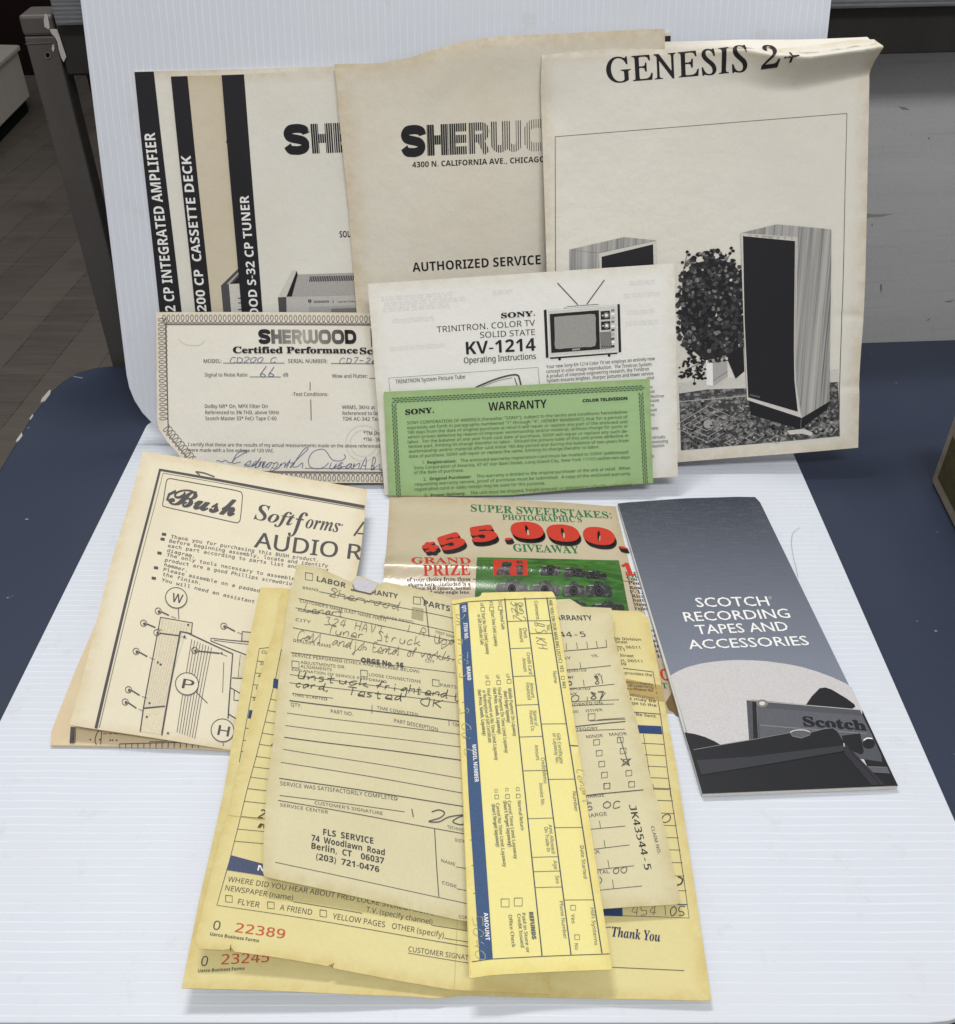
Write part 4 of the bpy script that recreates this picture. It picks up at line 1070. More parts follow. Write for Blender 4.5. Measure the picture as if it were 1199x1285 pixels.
# ---- furniture leaflet
WB = wrk(14, 0.0020, 4, 16)
BB = Paper('assembly_leaflet', 'cream assembly leaflet with a bold script logo and exploded shelf drawing', 'leaflet', Field(0.008, 0.08, 0.79, -0.06, -0.21), [(179, 565), (461, 615), (401, 952), (87, 909)], BUSHP, 0.0010,
           edges={'left': [(168, 610), (140, 710), (109, 833)], 'right': [(459, 640), (452, 700)], 'bottom': [(118, 914), (200, 926), (290, 938)]}, grid=(50, 60),
           ripple=lambda u, v: WB(u, v) + 0.0025 * np.sin(4.2 * u + 2) * np.sin(3 * v) - 0.008 * np.exp(-(v / 0.12) ** 2) * np.exp(-((u - .75) / .4) ** 2))
low = Print(Field(0.0035), [(160, 655), (440, 690), (420, 950), (63, 936)])
p = BB
v_, u_ = np.meshgrid(np.linspace(0, 1, 31), np.linspace(0, 1, 31), indexing='ij'); u_, v_ = u_.ravel(), v_.ravel()
lx = np.interp(v_, [0, .25, .5, .75, .93, 1], [176, 166, 134, 95, 65, 63.5]); ly = np.interp(v_, [0, .25, .5, .75, .93, 1], [640, 675, 752, 842, 918, 936]); ry = 690 + 262 * v_
pxs = np.c_[lx * (1 - u_) + (440 - 20 * v_) * u_, ly * (1 - u_) + ry * u_ - 4 * np.sin(u_ * 3.1) * v_]
lowh = lambda px: Field(0.0035 + 0.0).hit(px)
Pt = lowh(pxs) * S - p.org; Pt[:, 2] += 0.0006 + 0.004 * np.sin(np.clip(u_ * 5, 0, 3.1)) * np.sin(v_ * 3.1)
Pb = Pt.copy(); Pb[:, 2] -= 0.0012
n0 = len(Pt); fc = [(j * 31 + i, (j + 1) * 31 + i, (j + 1) * 31 + i + 1, j * 31 + i + 1) for j in range(30) for i in range(30)]; fc += [tuple(n0 + q for q in f[::-1]) for f in fc]
rim = list(range(31)) + [j * 31 + 30 for j in range(1, 31)] + [930 + i for i in range(29, -1, -1)] + [j * 31 for j in range(29, 0, -1)]
fc += [(a, rim[(i + 1) % len(rim)], n0 + rim[(i + 1) % len(rim)], n0 + a) for i, a in enumerate(rim)]
me = bpy.data.meshes.new('back_page'); me.from_pydata(np.vstack([Pt, Pb]).tolist(), [], fc); link('back_page', me, p.root, [BUSHB])
class LowSurf(Print):
    pass
lp = Print(Field(0.0035), [(160, 655), (440, 690), (420, 950), (63, 936)])
kb = Ink.__new__(Ink)
class _LP:  # the printed marks on the lower page
    surf = lp.surf; ripple = None; org = p.org; root = p.root
    def pos(s, px, eps): return lp.pos(px, np.reshape(eps, (-1,)) + 0.0030)
    frame = lp.frame
kb.__init__(_LP(), 'back_page_print', None)
kb.zoom(2.855, 60, 560); kb.line([(92, 1012), (88, 1070)], 5.5, SOFT); kb.line([(103, 1012), (99, 1070)], 0.8, SOFT)
kb.zoom(4.996, 60, 840); 
for i in range(9): kb.line([(350 + i * 34, 416 - i * 1.0), (350 + i * 34 + 24, 415 - i)], 0.9, SOFT)
kb.line(smooth([(348, 380), (320, 400), (305, 430), (300, 465), (310, 482)], 4), 1.0, SOFT); kb.line([(342, 400), (335, 482)], 0.9, SOFT)
for x, y in ((330, 452), (395, 455), (410, 455), (435, 456), (270, 452)): kb.circle((x, y), 5, SOFT)
kb.line([(455, 478), (955, 466)], 0.9, SOFT)
for i in range(14): kb.line([(455 + i * 38, 478 - i * .8), (453 + i * 38, 505)], 0.9, SOFT)
kb.line(smooth([(640, 465), (740, 462), (800, 445)], 4), 0.8, SOFT)
kb.build()
k = p.ink('frame_line').zoom(2.855, 60, 560)
k.line([(1136, 220), (402, 83), (172, 1010)], 3.8, SOFT); k.line([(1135, 229), (413, 95), (184, 1008)], 0.7, SOFT)
k = p.ink('title_lettering').zoom(2.855, 60, 560)
k.line(smooth([(440, 115), (560, 138), (680, 160), (696, 172), (697, 190), (690, 255), (684, 268), (665, 270), (540, 243), (425, 218), (412, 208), (415, 190), (424, 130), (430, 117), (440, 115)], 3), 1.0, SOFT)
k.text((430, 205), (668, 250), 66, 'Bush', 'C', SOFT); k.line([(460, 160), (435, 172), (428, 190), (445, 200)], 3.5, SOFT)
k.text((737, 258), (788, 266), 54, 'S', 't', SOFT); k.text((786, 266), (880, 282), 44, 'oft', 't', SOFT); k.text((862, 297), (925, 305), 66, 'f', 't', SOFT); k.text((922, 289), (1043, 308), 46, 'orms', 't', SOFT)
k.text((1037, 283), (1057, 287), 7, 'TM', 'i', SOFT); k.text((737, 356), (1122, 409), 54, 'AUDIO R', 'i', SOFT); k.line([(1098, 322), (1133, 274)], 2.4, SOFT); k.line([(1110, 314), (1132, 316)], 1.6, SOFT)
k = p.ink('body_text').zoom(2.855, 60, 560)
k.texts('''440,330,968,409,12,m|Thank you for purchasing this BUSH product.
435,346,1003,431,12,m|Before beginning assembly, locate and identify
430,363,1003,448,12,m|each part according to parts list and included
427,380,523,399,12,m|diagram.
425,397,945,484,12,m|The only tools necessary to assemble this
420,415,945,504,12,m|product are a good Phillips screwdriver and
417,432,497,450,12,m|hammer.
414,450,757,517,12,m|Please assemble on a padded
411,467,545,494,12,m|the finish.
407,487,738,556,12,m|You will need an assistant''', SOFT)
for x, y in ((418, 317), (413, 335), (402, 386), (390, 440), (382, 478)): k.poly([(x - 8, y - 6), (x + 7, y - 4), (x + 6, y + 6), (x - 9, y + 4)], SOFT)
k = p.ink('exploded_drawing').zoom(2.855, 60, 560)
for c, r, ch in (((461, 546), 38, 'W'), ((499, 852), 41, 'P'), ((625, 1012), 41, 'H')):
    k.circle(c, r, BUSHP, None, 3); k.circle(c, r, SOFT, 1.1, 4, r * .96); k.text((c[0] - r * .48, c[1] + r * .38), (c[0] + r * .52, c[1] + r * .52), r * .85, ch, 'i', SOFT, 4)
k.line([(468, 584), (470, 620)], 1, SOFT); k.line([(530, 878), (572, 918)], 1, SOFT); k.line([(626, 1053), (628, 1066)], 1, SOFT)
hat = flat('print_hatch', (0.62, 0.56, 0.41))
k.poly([(405, 617), (518, 632), (514, 668), (474, 664), (420, 935), (345, 940)], hat); k.line([(408, 1026), (474, 664), (514, 670), (518, 632), (405, 617), (343, 940), (331, 1022)], 1.6, SOFT, 1); k.poly([(345, 942), (420, 934), (406, 1030), (330, 1022)], hat); k.line([(345, 940), (420, 932)], 2.0, SOFT, 1)
for i in range(9): k.line([(414 + i * 11, 626 + i * 1.6), (352 + i * 7.5, 935)], 0.35, PALE, 1)
k.line([(408, 1034), (476, 665), (500, 668), (662, 739), (645, 970)], 1.6, SOFT, 2); k.line([(630, 770), (626, 880)], 0.8, SOFT)
for i in range(8): k.line([(516 + i * 10, 690 + i * 4), (462 + i * 9, 1022 + i * 3)], 0.7, SOFT, 2)
for x, y, dx, dy in ((397, 595, 38, 14), (345, 640, 42, 14), (392, 672, 80, 8), (318, 740, 40, 18), (290, 875, 40, 20), (278, 918, 40, 22), (630, 640, 40, 18), (526, 730, 90, 8)):
    k.circle((x, y), 11, SOFT, 0.8, 2); k.circle((x + 3, y + 2), 5, SOFT, None, 2); k.line([(x + 10, y + 2), (x + dx, y + dy)], 1.6, SOFT, 2); k.line([(x + dx + 8, y + dy + 3), (x + dx + 26, y + dy + 10)], 0.6, SOFT, 2)
for c in ((490, 682), (503, 640), (395, 778), (405, 785), (365, 922), (355, 970), (622, 738), (430, 1026)): k.circle(c, 4, SOFT, None, 2)
k.line([(740, 697), (584, 684), (584, 694), (720, 746)], 1.4, SOFT); k.line([(594, 691), (735, 706)], 0.8, SOFT); k.line([(694, 692), (696, 658), (740, 662)], 1.4, SOFT); k.poly([(698, 661), (740, 664), (740, 694), (698, 690)], hat)
k.poly([(690, 742), (718, 750), (716, 822), (682, 822)], hat); k.line([(660, 826), (700, 828)], 1.4, SOFT); k.line([(690, 742), (682, 822)], 1.2, SOFT); k.line([(655, 862), (700, 888)], 1.2, SOFT); k.line([(668, 872), (666, 906), (690, 908)], 1.2, SOFT); k.line([(648, 955), (690, 980)], 1.4, SOFT); k.poly([(650, 962), (690, 984), (690, 1010), (660, 1004)], hat)
k = p.ink('staple').zoom(2.855, 60, 560); k.line(smooth([(530, 92), (560, 97), (598, 111)], 3), 1.5, flat('staple_steel', (0.10, 0.09, 0.085), 0.4, 0.6), 2); k.line([(530, 92), (545, 104)], 1.2, SOFT, 2)
p.done()

# ---- sweepstakes page
fold = lambda u, v: np.clip((0.96 - u) / 0.2, 0, 1) * 0.013 * np.exp(-np.abs((v - 0.575) / 0.055) ** 1.6) + 0.0012 * np.sin(5 * u) + 0.004 * np.clip((v - 0.9) / 0.1, 0, 1) * np.clip((0.96 - u) / 0.2, 0, 1)
p = Paper('sweepstakes_page', 'tan glossy magazine page with big red prize figures and green camera photo', 'magazine page', Field(0.0016), [(489.5, 624), (773, 634.5), (852, 895), (468, 880)], TANP, 0.0006, edges={'left': [(483, 720), (481, 736)], 'right': [(790, 705), (820, 800), (846, 870), (852, 882)]}, ripple=fold, grid=(40, 160)); p.lim = 4.0
k = p.ink('heading_lettering').zoom(3.074, 470, 610)
k.texts('''373,102,918,123,25,r|SUPER SWEEPSTAKES:
495,131,803,138,20,r|PHOTOGRAPHIC'S
538,254,793,259,30,r|GIVEAWAY''', GRN)
def big(cx, cy, w, h, ch, sk=0.0, rot=0.0):
    d = np.array([math.cos(rot), math.sin(rot)])
    for i in range(7, -1, -1):
        ox, oy = 1.1 * i, 2.2 * i
        a = np.array([cx + ox, cy + oy + h / 2]) - d * w / 2; b = a + d * w
        k.text(a, b, h, ch, 'B', RED if i == 0 else INK, 2 if i == 0 else 0, 4, sk)
k = p.ink('prize_figures').zoom(3.074, 470, 610)
big(228, 232, 58, 44, '$', 0.1, -.35); big(312, 208, 98, 66, '5', 0.1, -.3); big(430, 180, 102, 66, '5', 0.1, -.15); big(518, 196, 34, 22, ',', 0, 0)
big(596, 168, 128, 66, '0', 0, 0.0); big(734, 177, 128, 66, '0', 0, .03); big(868, 188, 126, 66, '0', 0, .12); big(960, 225, 36, 28, '.', 0, .2)
k = p.ink('side_lettering').zoom(3.074, 470, 610)
k.text((145, 325), (375, 325), 40, 'GRAND', 'r', RED); k.text((190, 360), (372, 360), 30, 'PRIZE', 'r', RED); k.text((966, 342), (1010, 342), 50, '1', 'K', RED); k.text((974, 350), (1025, 350), 22, 'FIL', 'r', GRN)
k.text((1108, 745), (1143, 748), 44, 'O', 'K', RED); k.text((1112, 778), (1134, 779), 22, 'T', 'r', GRN)
k.texts('''127,376,372,377,12,r|of your choice from those
131,391,372,391,12,r|shown here: (included is a
146,404,372,405,12,r|35mm SLR camera, normal
150,418,370,419,12,r|lens and wide-angle lens.
975,362,1060,363,13,r|You can
982,378,1060,379,13,r|Pentax
986,396,1060,397,13,r|Row of
988,412,1060,413,13,r|F-1, a
994,428,1060,429,13,r|Ricoh
998,444,1060,445,13,r|Bottle
1002,460,1060,461,13,r|Memo
1006,476,1060,477,13,r|Fujica
1062,560,1090,561,13,r|on
1068,580,1096,581,13,r|to
1076,600,1100,601,13,r|a
1082,620,1104,621,13,r|in
1088,640,1110,641,13,r|er
1094,660,1116,661,13,r|it''')
k = p.ink('printed_photo').zoom(3.074, 470, 610)
k.poly([(397, 283), (944, 285), (985, 490), (985, 560), (380, 560)], GRASSP)
k.poly([(460, 292), (588, 292), (592, 364), (459, 364)], RED, 1)
for q in ([(492, 312), (500, 308), (528, 308), (530, 330), (522, 345), (525, 362), (470, 362), (475, 345), (492, 340)], [(548, 300), (570, 300), (572, 318), (550, 320)], [(548, 332), (572, 330), (573, 362), (548, 362)]): k.poly(q, CAMP, 2)
def cam_(x0, y0, x1, y1):
    w, h = x1 - x0, y1 - y0
    k.poly([(x0, y0 + h * .42), (x0 + w * .08, y0 + h * .25), (x0 + w * .28, y0 + h * .22), (x0 + w * .36, y0), (x0 + w * .62, y0), (x0 + w * .7, y0 + h * .22), (x0 + w * .92, y0 + h * .25), (x1, y0 + h * .42), (x1, y1 - h * .1), (x1 - w * .06, y1), (x0 + w * .06, y1), (x0, y1 - h * .1)], CAMP, 2)
    k.circle((x0 + w * .5, y0 + h * .62), h * .32, INK, None, 3); k.circle((x0 + w * .5, y0 + h * .62), h * .2, SOFT, 0.7, 4); k.line([(x0 + w * .1, y0 + h * .3), (x0 + w * .3, y0 + h * .27)], 0.8, PALE, 4)
for c in ((640, 322, 716, 364), (728, 333, 812, 368), (815, 338, 896, 370), (470, 374, 592, 420), (600, 378, 715, 425), (726, 380, 812, 428), (815, 376, 917, 428), (838, 444, 965, 490), (720, 440, 820, 480)): cam_(*c)
k.line([(380, 372), (1000, 366)], 0.6, DGRN, 1)
k = p.ink('torn_edge', 'brown torn corner'); k.zoom(4.94, 680, 740)
k.poly([(770, 700), (830, 600), (850, 690), (856, 780), (835, 782), (815, 755), (790, 745)], flat('torn_brown', (0.16, 0.11, 0.05), 0.8), 3)
p.done()

# ---- tape brochure
def grad_print():
    m, t, b = nodes('print_blue_grey_fade')
    c = t.nodes.new('ShaderNodeTexCoord'); sp = t.nodes.new('ShaderNodeSeparateXYZ'); t.links.new(c.outputs['Object'], sp.inputs[0])
    n = tex(t, 'ShaderNodeTexNoise', 900, Detail=2); coord(t, n)
    n2 = tex(t, 'ShaderNodeTexNoise', 1, Detail=3); coord(t, n2, None, (90, 700, 90))
    a = mix_rgb(t, ramp(t, sp.outputs[1], 0.235, 0.075), (0.031, 0.039, 0.054), (0.20, 0.225, 0.285))
    a = mix_rgb(t, ramp(t, n.outputs[0], 0.4, 1.3), a, (0.14, 0.15, 0.18)); a = mix_rgb(t, ramp(t, n2.outputs[0], 0.5, 1.6), a, (0.20, 0.21, 0.25))
    t.links.new(a, b.inputs['Base Color']); b.inputs['Roughness'].default_value = 0.42; b.inputs['Specular IOR Level'].default_value = 0.2; return m
p = Paper('tape_brochure', 'slim blue grey recording tape brochure lying on the right side of the board', 'brochure', Field(0.0078), [(775.5, 632), (948, 624.5), (1127, 987), (882, 997)], BROCH, 0.0050, edges={'top': [(790, 631), (860, 626), (925, 624)], 'right': [(953, 630), (1060, 850)]}, grid=(40, 50))
k = p.ink('printed_cover').zoom(3.2135, 770, 610)
k.poly([(18, 71), (60, 66), (290, 50), (500, 44), (572, 45), (592, 66), (932, 766), (1149, 1210), (359, 1243), (316, 1070), (229, 760)], grad_print())
arc = [(229, 767), (260, 748), (300, 731), (350, 718), (400, 710), (450, 705), (500, 703), (560, 704), (620, 708), (700, 719), (760, 731), (820, 749), (880, 771), (930, 794), (960, 810)]
CIRC = flat('print_grey_disc', (0.53, 0.52, 0.53), 0.34, 0, 0.5); BLK = flat('print_case_black', (0.012, 0.013, 0.017), 0.3, 0, 0.5); CASG = flat('print_case_grey', (0.075, 0.08, 0.095), 0.3, 0, 0.5); CASM = flat('print_cassette', (0.10, 0.105, 0.125), 0.3, 0, 0.5)
k.poly(arc + [(1095, 1110), (1146, 1211), (360, 1241), (320, 1070)], CIRC, 1)
k = p.ink('printed_cassette').zoom(3.2135, 770, 610)
k.poly([(775, 886), (800, 850), (832, 817), (855, 814), (880, 822), (940, 858), (972, 882), (976, 892), (960, 902)], BLK, 2)
k.poly([(287, 995), (330, 1002), (370, 1014), (410, 1032), (436, 1048), (309, 1068)], BLK, 2)
k.poly([(1004, 905), (1148, 1211), (1060, 1212), (1000, 1080)], BLK, 2); k.poly([(537, 866), (560, 864), (994, 904), (1020, 960), (1080, 1088), (1084, 1115), (548, 1035)], CASG, 3); k.poly([(580, 895), (1002, 929), (1044, 1008), (1052, 1035), (590, 1030)], CASM, 4)
k.line([(540, 866), (992, 905)], 1.0, PALE, 4); k.line([(578, 890), (585, 1028)], 0.8, GREY, 5); k.poly([(560, 872), (578, 874), (590, 1030), (565, 1030)], BLK, 4)
k.circle((600, 880), 24, GREY, None, 5, 16); k.circle((600, 880), 12, LITE, None, 6, 8)
k.text((768, 970), (1024, 989), 42, 'Scotch', 'K', BLK, 6)
k.poly([(590, 965), (1020, 1000), (1020, 1004), (590, 970)], GREY, 5)
k.circle((1030, 1042), 24, BLK, None, 6, 20); k.line(smooth([(1008, 1030), (1022, 1021), (1044, 1022)], 3), 1.5, WHITE, 7)
k.poly([(920, 1010), (995, 1000), (1010, 1075), (1000, 1085), (935, 1060)], BLK, 5); k.poly([(1025, 1135), (1104, 1138), (1116, 1163), (1040, 1158)], CASM, 5); k.line([(1025, 1135), (1103, 1138)], 0.8, GREY, 6)
k.poly([(309, 1068), (322, 1068), (440, 1046), (560, 1026), (712, 998), (722, 1012), (756, 1020), (790, 1008), (796, 996), (850, 982), (885, 978), (900, 990), (935, 1048), (1000, 1110), (1070, 1210), (1149, 1212), (359, 1244)], BLK, 7)
k.line([(322, 1068), (440, 1047), (560, 1027), (712, 999), (722, 1013), (756, 1021), (790, 1009), (796, 997), (850, 983), (885, 979), (900, 991)], 0.9, GREY, 8)
k.line(smooth([(712, 998), (730, 990), (765, 988), (792, 996)], 3), 1.2, LITE, 8)
k.poly([(355, 1168), (640, 1122), (930, 1072), (925, 1050), (560, 1095), (335, 1110)], flat('print_case_edge', (0.035, 0.037, 0.046), 0.3, 0, 0.5), 8); k.line([(350, 1170), (640, 1124), (930, 1074)], 0.8, BLK, 9)
k.poly([(930, 1040), (945, 1055), (1095, 1210), (1040, 1212), (925, 1075)], flat('print_case_rib', (0.028, 0.029, 0.036), 0.3, 0, 0.5), 9); k.line([(928, 1042), (930, 1056)], 1.2, LITE, 10); k.line([(945, 1060), (1075, 1210)], 0.8, BLK, 10)
k = p.ink('title_lettering').zoom(3.2135, 770, 610)
k.texts('''338,490,632,484,40,Q|SCOTCH
290,548,717,533,40,Q|RECORDING
338,600,710,585,40,Q|TAPES AND
307,660,793,643,40,Q|ACCESSORIES''', WHITE, 2)
k.circle((632, 452), 5, LITE, 0.5, 2)
p.done()

# ---- yellow receipts, service form and slip
WR = wrk(15, 0.0015, 4, 20); WR2 = wrk(16, 0.0016, 4, 20); WL = wrk(17, 0.0018, 4, 24)
p = Paper('sales_receipt', 'lowest yellow sales receipt, numbered 23245, under the other yellow papers', 'receipt', Field(0.008, 0.030, 0.48, 0, 0, 0.06, 0.0, 0.008, 0.05), [(327, 738), (800, 768), (893, 1256), (228, 1240)], YEL1, 0.0009,
          edges={'right': [(812, 772), (815, 778), (836, 893), (850, 968), (851, 976)], 'bottom': [(330, 1244), (440, 1249), (520, 1251), (545, 1253.5), (580, 1249), (700, 1252), (888, 1257)], 'left': [(310, 820), (282, 990), (250, 1130)], 'top': [(352, 738), (480, 752), (560, 760), (760, 767)]}, grid=(60, 60),
          ripple=lambda u, v: WR(u, v) + 0.002 * np.sin(7 * u + 2 * v))
k = p.ink('receipt_form').zoom(3.567, 260, 740)
k.line([(330, 258), (235, 270), (145, 778)], 0.8, SOFT)
for y in (325, 378, 430, 485, 625, 680, 730): k.line([(235 - (y - 270) * .178, y), (420, y + 20)], 0.7, SOFT)
k.texts('''243,290,290,298,14,i|CUST
236,342,285,350,14,i|SOLD
226,396,270,404,14,i|ADD
217,449,262,457,14,i|CITY
203,500,250,508,14,i|SCH''', SOFT)
k.poly([(190, 543), (300, 565), (290, 605), (183, 580)], NAVY)
k.zoom(4.94, 680, 740)
k.texts('''400,317,617,324,17,i|Webb Division
420,338,533,341,17,i|12 Street
420,368,612,374,17,i|Conn. 06511
420,385,515,390,17,i|06511
440,420,572,428,17,i|44 Street
430,452,625,460,17,i|Conn. 06511
440,472,525,479,17,i|6789
515,533,686,545,17,i|provides the
515,590,690,605,17,i|instruments
530,610,695,622,17,i|all painting,
530,632,695,643,17,i|no Waiver for
545,668,700,690,17,i|which proves
500,690,708,708,17,i|ent may be
480,712,712,735,17,i|charge to the
530,785,708,803,17,i|To Be Sent''', SOFT)
k.line([(505, 497), (690, 517), (735, 780), (745, 850), (800, 1290)], 0.9, SOFT); k.line([(540, 768), (735, 780)], 0.9, SOFT); k.poly([(590, 850), (740, 855), (748, 905), (600, 900)], NAVY)
k.line([(630, 905), (690, 1290)], 0.7, SOFT)
for i in range(6): k.line([(600, 960 + i * 70), (756 + i * 8, 967 + i * 70)], 0.7, SOFT)
k.zoom(3.526, 560, 980)
k.line([(985, 0), (1050, 430), (1075, 612), (690, 595)], 0.9, SOFT); k.line([(915, 20), (972, 600)], 0.7, SOFT)
for y in (38, 92, 148, 202, 256, 310, 366, 425, 490): k.line([(880, y - 3), (990 + y * .15, y + 2)], 0.7, SOFT)
k.line([(690, 545), (1066, 553)], 1.2, NAVY); k.poly([(690, 556), (780, 560), (782, 602), (694, 598)], NAVY, 1)
k.text((735, 690), (948, 716), 44, 'Thank You', 't', DNAVY, 1); k.line([(735, 827), (1053, 844)], 0.9, SOFT); k.line([(690, 650), (732, 648)], 1.0, DNAVY)
k = p.ink('handwriting').zoom(3.526, 560, 980)
k.hand((815, 595), (935, 600), 40, '454', PENC, 0.9); k.hand((985, 600), (1060, 605), 42, '05', PENK, 1.0); k.hand((950, 188), (1000, 190), 36, '0', PENK, 1.1); k.scrawl([(1025, 430), (1045, 440), (1040, 460), (1020, 468)], 1.8, PENK)
k = p.ink('serial_number').zoom(3.155, 220, 1040)
k.text((100, 545), (126, 546), 40, '0', 'l', SOFT); k.text((182, 541), (372, 532), 40, '23245', 'm', REDN); k.text((90, 571), (275, 563), 13, 'Uarco Business Forms', 'I', SOFT)
k = p.ink('old_tape', 'brown aged tape strip').zoom(4.94, 680, 740)
k.poly([(520, 563), (640, 585), (742, 600), (760, 700), (700, 695), (545, 668)], flat('old_tape2', (0.42, 0.31, 0.12), 0.35), 0)
k.texts('''530,590,690,603,15,i|instruments
545,612,695,622,15,i|all painting
548,632,695,643,15,i|no Waiver for''', flat('taped_print', (0.22, 0.15, 0.06)), 1)
p.done()

p = Paper('sales_receipt', 'yellow sales receipt numbered 22389, with a torn lower edge and navy bars', 'receipt', Field(0.015, 0.034, 0.48, 0, 0, 0.125, -0.01, 0, 0), [(353, 742), (690, 800), (690, 1248), (246, 1184)], YEL1, 0.0007,
          edges={'left': [(349, 775), (345, 792), (330, 835), (287, 1022), (281, 1036), (262, 1110), (245, 1178)], 'bottom': [(248.5, 1190.5), (287, 1193), (289.5, 1187), (292, 1194.5), (350, 1203), (414, 1214), (417, 1210), (418, 1216), (500, 1231), (569, 1242.5)]}, grid=(60, 60),
          ripple=lambda u, v: WR2(u, v) + 0.0018 * np.sin(9 * v + 3 * u) + 0.0045 * np.clip(1 - np.abs(v - 0.375) / 0.10, 0, 1))
k = p.ink('receipt_form').zoom(3.567, 260, 740)
k.line([(333, 270), (305, 405), (90, 1258)], 0.8, SOFT)
for y in (490, 540, 590, 640, 690, 745, 795, 845, 900, 955, 1020, 1075, 1130): k.line([(305 - (y - 405) * .252, y - 2), (420, y + 24)], 0.7, SOFT)
k.poly([(298, 398), (420, 425), (420, 470), (294, 438)], NAVY, 1); k.text((316, 432), (336, 436), 20, 'Q', 'I', WHITE, 2)
k.zoom(3.155, 220, 1040)
k.poly([(221, 108), (480, 180), (560, 205), (552, 225), (203, 167)], flat('ink_navy_worn', (0.075, 0.09, 0.16)), 1); k.text((325, 170), (352, 175), 22, 'N', 'I', WHITE, 2); k.text((370, 178), (470, 196), 22, 'UMBER', 'I', WHITE, 2)
k.texts('''207,212,935,328,21,l|WHERE DID YOU HEAR ABOUT FRED LOCKE STEREO?
942,329,1085,352,20,l|RADIO (name)
197,247,465,291,21,l|NEWSPAPER (name)
755,333,1018,380,20,l|T.V. (specify channel)
247,303,332,318,22,l|FLYER
413,328,540,349,22,l|A FRIEND
622,363,830,394,22,l|YELLOW PAGES
857,398,1063,432,22,l|OTHER (specify)
923,487,1210,528,20,l|CUSTOMER SIGNATURE''', SOFT)
k.line([(205, 166), (165, 306), (1170, 468)], 0.9, SOFT); k.line([(467, 296), (740, 340)], 0.8, SOFT); k.line([(1018, 383), (1170, 406)], 0.8, SOFT); k.line([(1065, 434), (1170, 450)], 0.8, SOFT); k.line([(922, 494), (1210, 540)], 0.7, SOFT)
for x, y in ((213, 280), (379, 308), (586, 341)): k.check(x, y, 13, SOFT, 0.9, 3)
k = p.ink('serial_number').zoom(3.155, 220, 1040)
k.text((148, 401), (176, 404), 36, '0', 'l', SOFT); k.text((236, 412), (432, 441), 36, '22389', 'm', REDN); k.text((137, 424), (331, 455), 13, 'Uarco Business Forms', 'I', SOFT)
k = p.ink('handwriting').zoom(3.567, 260, 740); k.hand((222, 1022), (290, 1030), 36, '22', PENK, 1.4); k.hand((222, 1066), (270, 1074), 30, 'm', flat('pen_brown', (0.12, 0.07, 0.03)), 1.4); k.hand((282, 690), (310, 694), 30, '2', PENK, 1.2)
k = p.ink('fold_crease').zoom(3.155, 220, 1040); k.line([(1118, 355), (1105, 640)], 0.7, flat('crease_yellow', (0.50, 0.42, 0.16)))
k.line([(219, 489), (220, 462)], 0.9, flat('tear_dark', (0.12, 0.09, 0.03))); k.line([(620, 552), (628, 536)], 0.8, flat('tear_dark', (0.12, 0.09, 0.03))); k.zoom(3.567, 260, 740); k.line([(95, 1012), (160, 1022), (250, 1034)], 0.8, flat('crease_yellow', (0.50, 0.42, 0.16)))
p.done()

LABS = Field(0.023, 0.036, 0.48, 0, 0, 0.21, -0.02, 0.05, 0.12)
LQ, RQ = [(373, 709), (590, 753), (586, 1157), (330, 1097)], [(640, 752), (768, 763), (855, 1132), (700, 1142)]
p = Paper('repair_form', 'pale yellow warranty repair form folded across, with handwriting and a service stamp', 'form', LABS, [(373, 709), (767, 763.5), (855, 1131), (330, 1094)], YEL3, 0.0009,
          edges={'top': [(400, 713), (441, 731), (448, 722), (462, 726), (478, 733), (483, 730), (567, 750), (600, 757), (690, 752), (716, 751), (731, 761)], 'right': [(768.5, 766), (771, 799), (797, 896), (820, 999), (828, 1022)],
                 'bottom': [(331, 1099), (336, 1101), (400, 1115), (500, 1138), (574, 1155), (590, 1157), (690, 1150), (760, 1140), (852, 1134)], 'left': [(361, 758), (350, 850), (343, 929), (334, 997), (331, 1050)]}, grid=(90, 170),
          ripple=lambda u, v: WL(u, v) + 0.011 * np.clip(1 - np.abs(v - 0.268) / 0.24, 0, 1) ** 1.15 - 0.0055 * np.clip(1 - np.abs(v - 0.655) / 0.12, 0, 1) + 0.001 * np.sin(8 * v + 5 * u))
FL, FR_ = Print(LABS, LQ, p.ripple), Print(LABS, RQ, p.ripple)
k = p.ink('form_print', frame=FL).zoom(4.282, 320, 700)
k.texts('''330,130,487,166,27,I|LABOR
630,198,768,224,27,I|RANTY
905,262,1048,292,30,I|PARTS
257,172,340,186,14,l|BRAND
240,240,703,346,15,l|CUSTOMER'S NAME (LAST NAME FIRST)
670,325,850,359,14,l|(PLEASE PRINT)
970,410,1080,440,14,l|FIRST NAME
230,288,345,306,14,l|ADDRESS
218,337,300,352,14,l|CITY
208,438,410,474,15,l|DEALER'S NAME
918,555,967,562,15,l|CITY
203,510,885,612,17,l|SERVICE PERFORMED (CHECK AND DESCRIBE BELOW)
573,551,803,582,27,X|ORGE No. 16
247,553,483,586,17,l|ADJUSTMENTS OR
247,577,415,600,17,l|ALIGNMENTS
615,628,893,671,17,l|LOOSE CONNECTIONS
998,690,1085,703,17,l|PARTS
200,594,710,671,15,l|EXPLANATION OF SERVICE PERFORMED
200,738,390,765,15,l|TIME STARTED
655,814,875,856,17,l|TIME COMPLETED
192,796,250,806,20,l|QTY.
408,835,527,852,21,l|PART NO.
747,890,980,941,21,l|PART DESCRIPTION
1060,908,1110,917,18,l|TIME''', SOFT)
k.text((520, 172), (632, 198), 27, 'WAR', 'I', GREY); 
